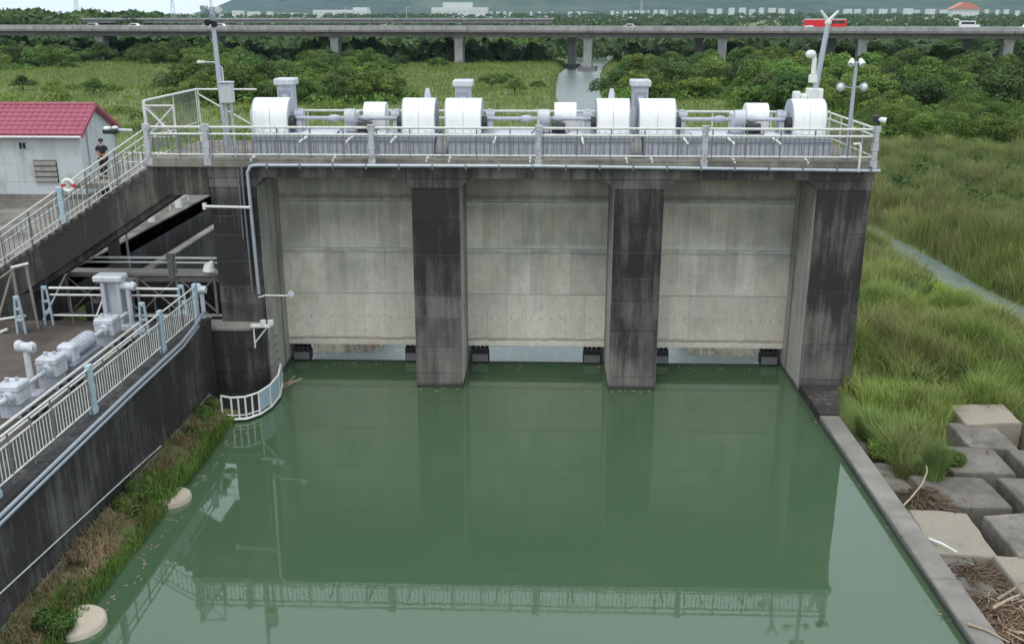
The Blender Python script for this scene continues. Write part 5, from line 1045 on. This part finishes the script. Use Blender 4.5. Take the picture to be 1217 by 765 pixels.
for (x0_, x1_, yt, yb_, dist, nn) in ((205,270,14,19,2300,5),(330,372,14,18,2400,3),(580,612,13,17,2500,4),(630,660,12,17,2600,4),(675,706,11,17,2600,4),(724,760,11,16,2500,5),(760,830,10,15,2500,9),(840,950,6,14,3000,9),(1000,1128,8,15,2600,9),(1168,1217,9,16,2400,4)):
    for k in range(nn):
        w = (x1_-x0_)/nn; xx = x0_+w*k+random.uniform(0,w*.3); wd = w*random.uniform(.3,.8); ty = yb_-random.uniform(.8,2.6)-(2.0 if x0_ > 800 else .8)
        where = 'left of the big white block' if x1_ < 500 else ('right of the big white block' if x1_ < 720 else ('below the hills right of the river' if x1_ < 960 else 'near the red roofed pavilion'))
        t = far_box('house_far', ['first','second','third','fourth','fifth','sixth','seventh','eighth','ninth'][k]+' tiny pale house from the left in the row '+('under the hill foot' if x1_ < 300 else 'beside the factory' if x1_ < 400 else 'touching the white block' if x1_ < 615 else 'right of the river meadow' if x1_ < 665 else 'above the bridge piers' if x1_ < 710 else 'left of the distant pylon' if x1_ < 765 else 'right of the distant pylon' if x1_ < 835 else 'left of the red bus' if x1_ < 955 else 'between bus and pavilion' if x1_ < 1130 else 'right of the pavilion'), xx, xx+wd, ty, yb_, dist+random.uniform(-150,150), M['farwhite'] if random.random() < .75 else M['fargrey'], grp='tiny houses '+where, roof=None)
def pylon(px, top, dist, lab):
    c = A(px, 18, y=dist); t = thing('pylon', lab, 'pylon', (c.x, dist, 0), 'power pylons on the horizon'); m = MB(); hh = top
    for sx in (-1, 1):
        for sy in (-1, 1): m.tube([(c.x+sx*3.5,dist+sy*3.5,0),(c.x+sx*1.2,dist+sy*1.2,hh*.7),(c.x+sx*.5,dist+sy*.5,hh)], .28, 4)
    for k in range(8):
        z0_, z1_ = hh*k/8, hh*(k+1)/8; w0, w1 = 3.5-3*k/8, 3.5-3*(k+1)/8; m.tube([(c.x-w0,dist,z0_),(c.x+w1,dist,z1_)], .18, 4).tube([(c.x+w0,dist,z0_),(c.x-w1,dist,z1_)], .18, 4)
    obj('lattice', m, M['fargrey'], t)
    for z in (.68,.8,.92): obj('cross_arm', MB().tube([(c.x-6,dist,hh*z),(c.x+6,dist,hh*z)], .35, 4), M['fargrey'], t)
pylon(92, 52, 1300, 'faint lattice pylon at the left against the sky'); pylon(206, 60, 1500, 'faint lattice pylon left of the tall mast against the sky'); pylon(762, 70, 2300, 'faint lattice pylon in front of the hills right of the river')
for px, lab in ((410,'thin lamp pole on the far viaduct, left of the big white building'),(483,'thin lamp pole on the far viaduct nearest the big white building')):
    c = A(px, 12, y=565); tag(obj('road_lamp', MB().tube([(c.x,565,12),(c.x,565,c.z+1),(c.x+1.5,565,c.z+1.3)], .15, 5), M['fargrey']), lab, 'street lamp', 'lamp poles on the far viaduct')
# ------------------------------------------------------------------ TREES
def leaf_cloud(n, blobs, size, seed, flat=.5, inner=.25):
    r = np.random.default_rng(seed); B = np.array(blobs); w = B[:,3]**2; idx = r.choice(len(B), n, p=w/w.sum()); b = B[idx]
    d = r.normal(size=(n,3)); d /= np.linalg.norm(d, axis=1)[:,None]; d[:,2] = np.where(d[:,2] < -.35, -d[:,2], d[:,2])
    rad = b[:,3:4]*(1-inner*r.random((n,1))**2)*(.88+.24*r.random((n,1)))
    c = b[:,:3] + d*rad*np.array([1,1,.85])
    nrm = d + r.normal(size=(n,3))*flat; nrm /= np.linalg.norm(nrm, axis=1)[:,None]
    up = r.normal(size=(n,3)); u = np.cross(nrm, up); u /= np.linalg.norm(u, axis=1)[:,None]; v = np.cross(nrm, u)
    s = size*(.6+.8*r.random((n,1))); asp = .55
    V = np.stack([c-u*s, c-v*s*asp, c+u*s, c+v*s*asp], 1).reshape(-1,3); V[2::4, 2] -= .15*size
    Fq = np.arange(4*n).reshape(-1,4); rn = np.repeat(np.clip(.55*r.random(len(B))[idx] + .5*r.random(n), 0, 1), 4)
    return V, Fq, rn
def crown_blobs(seed, h, n=14, spread=.5):
    r = random.Random(seed); out = []
    for k in range(n):
        a = r.uniform(0, 2*PI); q_ = r.random()**.6; R = h*spread*q_; z = h*(.30+.42*(1-q_**1.5)+r.uniform(-.1,.12)); out.append((R*math.cos(a), R*math.sin(a), z, h*r.uniform(.14,.25)))
    out.append((0,0,h*.45,h*.3)); return out
def trunk_mesh(seed, h, mt):
    r = random.Random(seed); m = MB(); m.tube([(0,0,-.6),(.05*h*r.uniform(-1,1),0,h*.2),(0,.04*h,h*.45)], [h*.035,h*.028,h*.015], 6)
    for k in range(4):
        a = k*PI/2+r.random(); m.tube([(0,0,h*(.15+.06*k)),(math.cos(a)*h*.2,math.sin(a)*h*.2,h*.42),(math.cos(a)*h*.33,math.sin(a)*h*.33,h*.6)], [h*.018,h*.012,h*.006], 5)
    return m.mesh('trunk', mt)
variants = []
for s in range(9):
    hh = 1.0; n = 2600
    V, Fq, rn = leaf_cloud(n, crown_blobs(s, 6.0, 15+s % 4, [.52,.62,.45,.56,.66,.5,.58,.48,.6][s]), .20, s)
    variants.append((np_mesh('crown', V, Fq, M['leaf'] if s not in (3, 7) else M['leafdark'], rn), trunk_mesh(s, 6.0, M['bark'])))
near_variants = []
for s in range(4):
    V, Fq, rn = leaf_cloud(6500, crown_blobs(40+s, 6.0, 22, .6), .125, 60+s); near_variants.append((np_mesh('crown', V, Fq, M['leaf'], rn), trunk_mesh(40+s, 6.0, M['bark'])))
REG = {'a':('trees in the thicket at the left','green tree in the dense thicket beyond the red roofed hut'),
 'b':('trees behind the left half of the deck','leafy green tree in the wood behind the left half of the dam deck'),
 'c':('trees before the middle of the viaduct','bushy tree standing before the viaduct left of the river'),
 'd':('trees right of the river','rounded leafy tree in the grove right of the river'),
 'e':('trees at the right','leafy tree in the scrub woodland at the right of the picture'),
 'f':('bushes behind the reeds','dense green bush bordering the reed field at the right')}
SOLO = {'s1':'small round bush in the meadow left of the river, the upper of a close pair','s2':'small round bush in the meadow nearest the river bank','s3':'smallest of the bushes in the meadow left of the river','s4':'dark round tree on the right bank beside the river',
 's5':'round bush at the left edge of the river meadow','s6':'single bush in the meadow behind the hut ridge','s7':'single bush above the left end of the hut roof','s8':'bush in the meadow below the viaduct piers','s9':'large dark tree left of the tall mast','s10':'low bush at the water edge left of the river'}
rt = random.Random(9)
MARK = [(60,'the hut roof'),(140,'the hut gable'),(205,'the screen gate'),(285,'the tall left mast'),(380,'the leftmost drum'),(460,'the first small motor cover'),(545,'the second and third drums'),(640,'the middle of the deck'),
 (730,'the fourth drum'),(800,'the fifth drum'),(900,'the rightmost motor cover'),(985,'the tall right mast'),(1045,'the slim lamp post'),(1130,'the reed field, left half'),(1400,'the reed field, right half')]
ORD = ['first','second','third','fourth','fifth','sixth','seventh','eighth','ninth','tenth','eleventh','twelfth']
def to_px(x, y, z):
    v = Vector((x, y, z-H)); return CX+F*v.dot(_r)/v.dot(_f), CY-F*v.dot(_u)/v.dot(_f)
rec = []
for (nm, x, y, h) in TREES:
    z = float(ground_h(x, y)); var = rt.choice(near_variants if y < 135 else variants)
    if nm in ('s4','s9'): var = variants[3]
    px = to_px(x, y, z+h*.5)[0]; mk = next(m_ for q_, m_ in MARK if px < q_)
    depth = 'nearest rows' if y < 110 else ('near rows' if y < 150 else ('middle rows' if y < 215 else 'back rows'))
    tone = 'dark' if var in (variants[3], variants[7]) else 'green'
    size = 'tall' if h > 6.4 else ('small' if h < 5.4 else 'spreading')
    rec.append([nm, x, y, z, h, var, px, f"{size} {tone} {'tree' if h > 4 else 'bush'}, {depth}, above {mk}"])
from collections import defaultdict
by = defaultdict(list)
for q_ in rec: by[q_[7]].append(q_)
for lab, qs in by.items():
    qs.sort(key=lambda q_: q_[6])
    if len(qs) > 1:
        for i, q_ in enumerate(qs): q_[7] = lab + ', ' + ORD[min(i, 11)] + ' from left'
for (nm, x, y, z, h, var, px, lab) in rec:
    solo = nm in SOLO
    if solo: lab = SOLO[nm]
    t = thing('tree' if h > 4 else 'bush', lab, 'tree' if h > 4 else 'bush', (x, y, z), None if solo else REG[nm][0])
    sc = h/6.0; t.scale = (sc*rt.uniform(1.0,1.45), sc*rt.uniform(1.0,1.4), sc*rt.uniform(.82,1.1)); t.rotation_euler.z = rt.uniform(0, 6.28)
    for nm2, me in (('crown', var[0]), ('trunk', var[1])):
        o = bpy.data.objects.new(nm2, me); COL.objects.link(o); o.parent = t
# undergrowth under the groves, the far woods
def clumps(name, P, size, leafsize, per, mt, lab, cat, seed):
    r = np.random.default_rng(seed); n = len(P)*per; idx = np.repeat(np.arange(len(P)), per); P = np.array(P)
    d = r.normal(size=(n,3)); d /= np.linalg.norm(d, axis=1)[:,None]; d[:,2] = abs(d[:,2])
    S = (size*(.6+.8*r.random(len(P))))[idx][:,None]
    c = P[idx] + d*S*np.array([1.25,1.25,.9])*(.8+.25*r.random((n,1)))
    nrm = d + r.normal(size=(n,3))*.5; nrm /= np.linalg.norm(nrm, axis=1)[:,None]; u = np.cross(nrm, r.normal(size=(n,3))); u /= np.linalg.norm(u, axis=1)[:,None]; v = np.cross(nrm, u)
    s = leafsize*(.6+.8*r.random((n,1)))*S/size
    V = np.stack([c-u*s, c-v*s*.6, c+u*s, c+v*s*.6], 1).reshape(-1,3); tone = (r.random(len(P)))[idx]
    rn = np.repeat(np.clip(.6*tone+.4*r.random(n), 0, 1), 4)
    return tag(link(name, np_mesh(name, V, np.arange(4*n).reshape(-1,4), mt, rn)), lab, cat, kind='stuff')
P = []
for (nm, x, y, h) in TREES:
    if nm.startswith('s'): continue
    for k in range(4):
        a, q_ = rt.uniform(0, 6.28), rt.uniform(.3, 1.1)*h; xx, yy = x+q_*math.cos(a), y+q_*math.sin(a)
        if float(ground_h(xx, yy)) > .1: P.append((xx, yy, float(ground_h(xx, yy))))
clumps('undergrowth', P, 1.5, .3, 150, M['leaf'], 'low tangled undergrowth filling the groves between the trees', 'undergrowth', 3)
P = []
for k in range(2600):
    y = 310+ (rt.random()**1.5)*2300; x = (rt.uniform(-700, 660))*y/1150+14
    if y < 345 and 6 < x < 24: continue
    P.append((x, y, .5 + 12*min(1, max(0, (y-700)/1500))))
clumps('distant_woods', P, 5.5, 1.5, 60, M['woods'], 'far flat woodland beyond the viaduct', 'woods', 4)
P = []
for k in range(110):
    y = rt.uniform(560, 700); px = rt.uniform(-20, 150) if k < 85 else rt.uniform(150, 185); P.append((A(px, 20, y=y).x, y, 7+rt.uniform(0,4.5)*(1 if px < 60 else .6)))
clumps('tree_line', P, 7, 1.6, 130, M['leafdark'], 'dark tree line against the sky at the far left', 'woods', 5)
# ------------------------------------------------------------------ GRASS
def blades(name, X, Y, hmin, hmax, wid, mt, lab, cat, seed, lean=.35, zoff=0, patch=True):
    r = np.random.default_rng(seed); n = len(X); Z = ground_h(X, Y) if zoff is not None and not callable(zoff) else zoff(X, Y)
    hh = hmin+(hmax-hmin)*r.random(n)
    if patch: hh *= .55+.8*vnoise(X, Y, 2.3, seed)
    hh *= .45+1.1*vnoise(X, Y, 1.25, seed+3)
    a = 4*np.pi*vnoise(X, Y, 1.9, seed+5) + r.normal(size=n)*1.5; ln = hh*lean*(.3+r.random(n)); wd = wid*(.6+.8*r.random(n))*(1 if name != 'meadow_grass' else np.clip(Y/140, .4, 2.2)); b = a+np.pi/2+r.normal(size=n)*.6
    wx, wy = np.cos(b)*wd, np.sin(b)*wd; cx, cy = np.cos(a)*ln, np.sin(a)*ln
    V = np.stack([np.stack([X-wx, Y-wy, Z-.05], -1), np.stack([X+wx, Y+wy, Z-.05], -1), np.stack([X+cx*.35+wx*.8, Y+cy*.35+wy*.8, Z+hh*.6], -1), np.stack([X+cx*.35-wx*.8, Y+cy*.35-wy*.8, Z+hh*.6], -1), np.stack([X+cx, Y+cy, Z+hh*(1-.25*lean)], -1)], 1).reshape(-1,3)
    o = np.arange(n)*5; T = np.concatenate([np.stack([o,o+1,o+2],-1), np.stack([o,o+2,o+3],-1), np.stack([o+3,o+2,o+4],-1)])
    rn = np.repeat(np.clip(.35*r.random(n)+.4*vnoise(X, Y, 1.4, seed+1)+.4*vnoise(X, Y, 7, seed+2)-.08, 0, 1), 5)
    return tag(link(name, np_mesh(name, V, T, mt, rn)), lab, cat, kind='stuff')
g = np.random.default_rng(12)
def scatter(n, x0, x1, y0, y1, keep):
    X = g.uniform(x0, x1, n); Y = g.uniform(y0, y1, n); k = keep(X, Y); return X[k], Y[k]
dry = lambda X, Y: (ground_h(X, Y) > -.93) & (np.minimum(seg_dist(X, Y, RIVER), seg_dist(X, Y, STREAM)) > -.6)
def near_keep(X, Y): return dry(X, Y) & (X > 12.5) & ~((X > 12.3) & (X < 17.6+ (Y > 33)*0) & (Y < 35.2) & ((X > 13.6+ (Y-30)*.42) | (Y < 29.4))) & ~((Y < 30.6) & (X < 19))
X, Y = scatter(130000, 11.3, 24, 29.5, 60, near_keep); blades('bank_grass', X, Y, .75, 1.55, .015, M['bank'], 'tall lush grass on the bank at the right foot of the dam', 'grass', 31, .5)
X, Y = scatter(9000, 11.3, 13.9, 29.6, 34.5, lambda X, Y: X < 13.2+(Y-29.6)*.25); blades('bank_tuft', X, Y, .6, 1.3, .014, M['bank'], 'grass tufts overhanging the blocks by the canal wall', 'grass', 33, .55)
X, Y = scatter(240000, 15, 62, 48, 108, dry); blades('reed_field', X, Y, .8, 1.7, .018, M['reed'], 'broad field of tall green reeds beyond the stream at the right', 'reeds', 35, .4)
X, Y = scatter(80000, 12, 40, 34, 62, lambda X, Y: dry(X, Y) & (Y > 36)); blades('reed_margin', X, Y, .65, 1.35, .015, M['bank'], 'thick reeds between the dam and the stream', 'reeds', 36, .45)
X, Y = scatter(260000, -175, 150, 70, 320, lambda X, Y: dry(X, Y) & (abs(X) < Y*.62+10)); blades('meadow_grass', X, Y, .35, .9, .05, M['meadow'], 'rough yellow green grass of the meadows behind the dam', 'grass', 37, .5)
sd = lambda X, Y: seg_dist(X, Y, STREAM)
X, Y = scatter(60000, 13, 26, 40, 74, lambda X, Y: (ground_h(X, Y) > -.9) & (sd(X, Y) < 1.2+2.2*vnoise(X, Y, 4, 9)) & (X < 24)); blades('stream_edge_grass', X, Y, .6, 1.2, .014, M['lime'], 'bright lime green grass lining the near edge of the stream', 'grass', 52, .45)
X, Y = scatter(900, 11.9, 16.5, 26.5, 34, lambda X, Y: (np.abs((X*1.0) % 2.2) < .12)); blades('joint_weeds', X, Y, .15, .45, .014, M['drygrass'], 'dry weeds growing in the joints of the blocks', 'weeds', 39, .5, lambda X, Y: np.full(len(X), 0.05))
X, Y = scatter(2600, 12.6, 13.15, 28.9, 29.5, lambda X, Y: np.hypot(X-12.85, Y-29.25) < .3); blades('spiky_tuft', X, Y, .9, 1.6, .012, M['reed'], 'fine blue green tuft of grass leaning over the root tangle', 'grass', 40, .28, lambda X, Y: np.full(len(X), -.1), False)
def lush(name, c, r, n, lab, mt='herb', leaf_=.05):
    bl = [(c[0]+rt.uniform(-.6,.6)*r, c[1]+rt.uniform(-.6,.6)*r, c[2]+rt.uniform(.1,.5)*r, r*rt.uniform(.35,.6)) for k in range(7)]
    V, Fq, rn = leaf_cloud(n, bl, leaf_, rt.randint(0,999)); return tag(link(name, np_mesh(name, V, Fq, M[mt], rn)), lab, 'bush')
lush('round_bush', (14.0,30.6,-.1), .62, 3200, 'low round bright green bush beside the grey blocks'); lush('round_bush', (12.2,31.6,-.2), .75, 3600, 'low dark green bush against the canal wall in the tall grass', 'leaf')
# ledge vegetation
def lz(X, Y): return .12+.2*(-11.9-X)+.06
X, Y = scatter(26000, -13.05, -11.5, 8, 33.3, lambda X, Y: (g.random(len(X)) < .12+.95*(X > -12.1+.35*np.sin(Y*1.1))*1.0)); blades('ledge_grass', X, Y, .12, .38, .012, M['herb'], 'short grass fringing the ledge at the water edge', 'grass', 43, .6, lz)
X, Y = scatter(15000, -13.0, -11.9, 8, 33.6, lambda X, Y: vnoise(X, Y, .9, 5) > .45); blades('ledge_dead_stalks', X, Y, .1, .34, .012, M['drygrass'], 'dead brown stalks lying on the ledge under the wall', 'dead grass', 45, .9, lz)
for (px, py, r, lab) in ((155,602,.55,'leafy shrub on the ledge just before the farther pile top'),(165,585,.5,'leafy shrub on the ledge beside the farther pile top'),(60,742,.5,'bright shrub on the ledge beside the nearer pile top'),(88,640,.3,'tiny dark shrub against the wall on the ledge'),(240,492,.45,'green shrub on the ledge beside the basket railing'),(255,480,.4,'small shrub at the corner under the abutment nose'),(228,515,.32,'small green shrub on the ledge below the basket railing')):
    c = A(px, py, z=.35); lush('ledge_shrub', (c.x, c.y, .25), r, int(5200*r), lab, 'herb', .045)
X, Y = scatter(420, 12.6, 24, 35.5, 52, lambda X, Y: dry(X, Y) & (vnoise(X, Y, 2.6, 91) > .52)); P = [(x, y, float(ground_h(x, y))+.35) for x, y in zip(X, Y)]
clumps('bank_weeds', P, .42, .085, 170, M['leaf'], 'leafy weeds mixed into the grass of the right bank', 'weeds', 18)
X, Y = scatter(520, -95, -25, 95, 190, lambda X, Y: vnoise(X, Y, 11, 92) > .56); P = [(x, y, float(ground_h(x, y))+.2) for x, y in zip(X, Y)]
clumps('meadow_weeds', P, 1.0, .2, 110, M['leaf'], 'low weedy shrubs dotted over the meadow behind the hut', 'weeds', 19)
m = MB()
for k in range(170):
    q_ = rt.random()
    if q_ < .5: y = rt.uniform(14, 33); x = -11.35+abs(rt.gauss(0,.25))
    elif q_ < .75: x = rt.uniform(-10.5, 10.3); y = 39.9-abs(rt.gauss(0,.35))
    elif q_ < .9: x = rt.choice((-4.2, 3.6))+rt.uniform(-1.2,1.2); y = 36.95-abs(rt.gauss(0,.12))
    else: y = rt.uniform(12, 34); x = 10.38-abs(rt.gauss(0,.12))
    a = rt.uniform(0, 3.14); l = rt.uniform(.02,.08); w_ = rt.uniform(.008,.025); cx_, sx_ = math.cos(a), math.sin(a)
    P = [(x+l*cx_-w_*sx_, y+l*sx_+w_*cx_), (x-l*cx_-w_*sx_, y-l*sx_+w_*cx_), (x-l*cx_+w_*sx_, y-l*sx_-w_*cx_), (x+l*cx_+w_*sx_, y+l*sx_-w_*cx_)]
    m.add([(a_, b_, .012) for a_, b_ in P]+[(a_, b_, -.01) for a_, b_ in P], [(0,1,2,3),(0,4,5,1),(1,5,6,2),(2,6,7,3),(3,7,4,0)])
tag(obj('floating_litter', m, M['drift']), 'small leaves and twigs floating along the edges of the canal', 'litter', kind='stuff')
X, Y = scatter(1500, 14, 60, 44, 100, lambda X, Y: dry(X, Y) & (vnoise(X, Y, 6, 77) > .55)); P = [(x, y, float(ground_h(x, y))+.2) for x, y in zip(X, Y)]
clumps('reed_field_shrubs', P, .8, .16, 90, M['leafdark'], 'low dark shrubs scattered through the reed field', 'undergrowth', 8)
# ------------------------------------------------------------------ HAZE
hz = MB().box(-9500, 9500, -400, 9200, -4, 640)
def haze_m(t, b):
    t.nodes.remove(b); v = nd(t, 'ShaderNodeVolumePrincipled'); v.inputs['Color'].default_value = (.52,.78,1,1); v.inputs['Density'].default_value = 5e-5; v.inputs['Anisotropy'].default_value = .2
    L(t, v.outputs[0], t.nodes['Material Output'].inputs['Volume'])
tag(obj('haze', hz, mat('haze_air', haze_m)), 'thin pale blue haze over the distance', 'haze', kind='stuff')
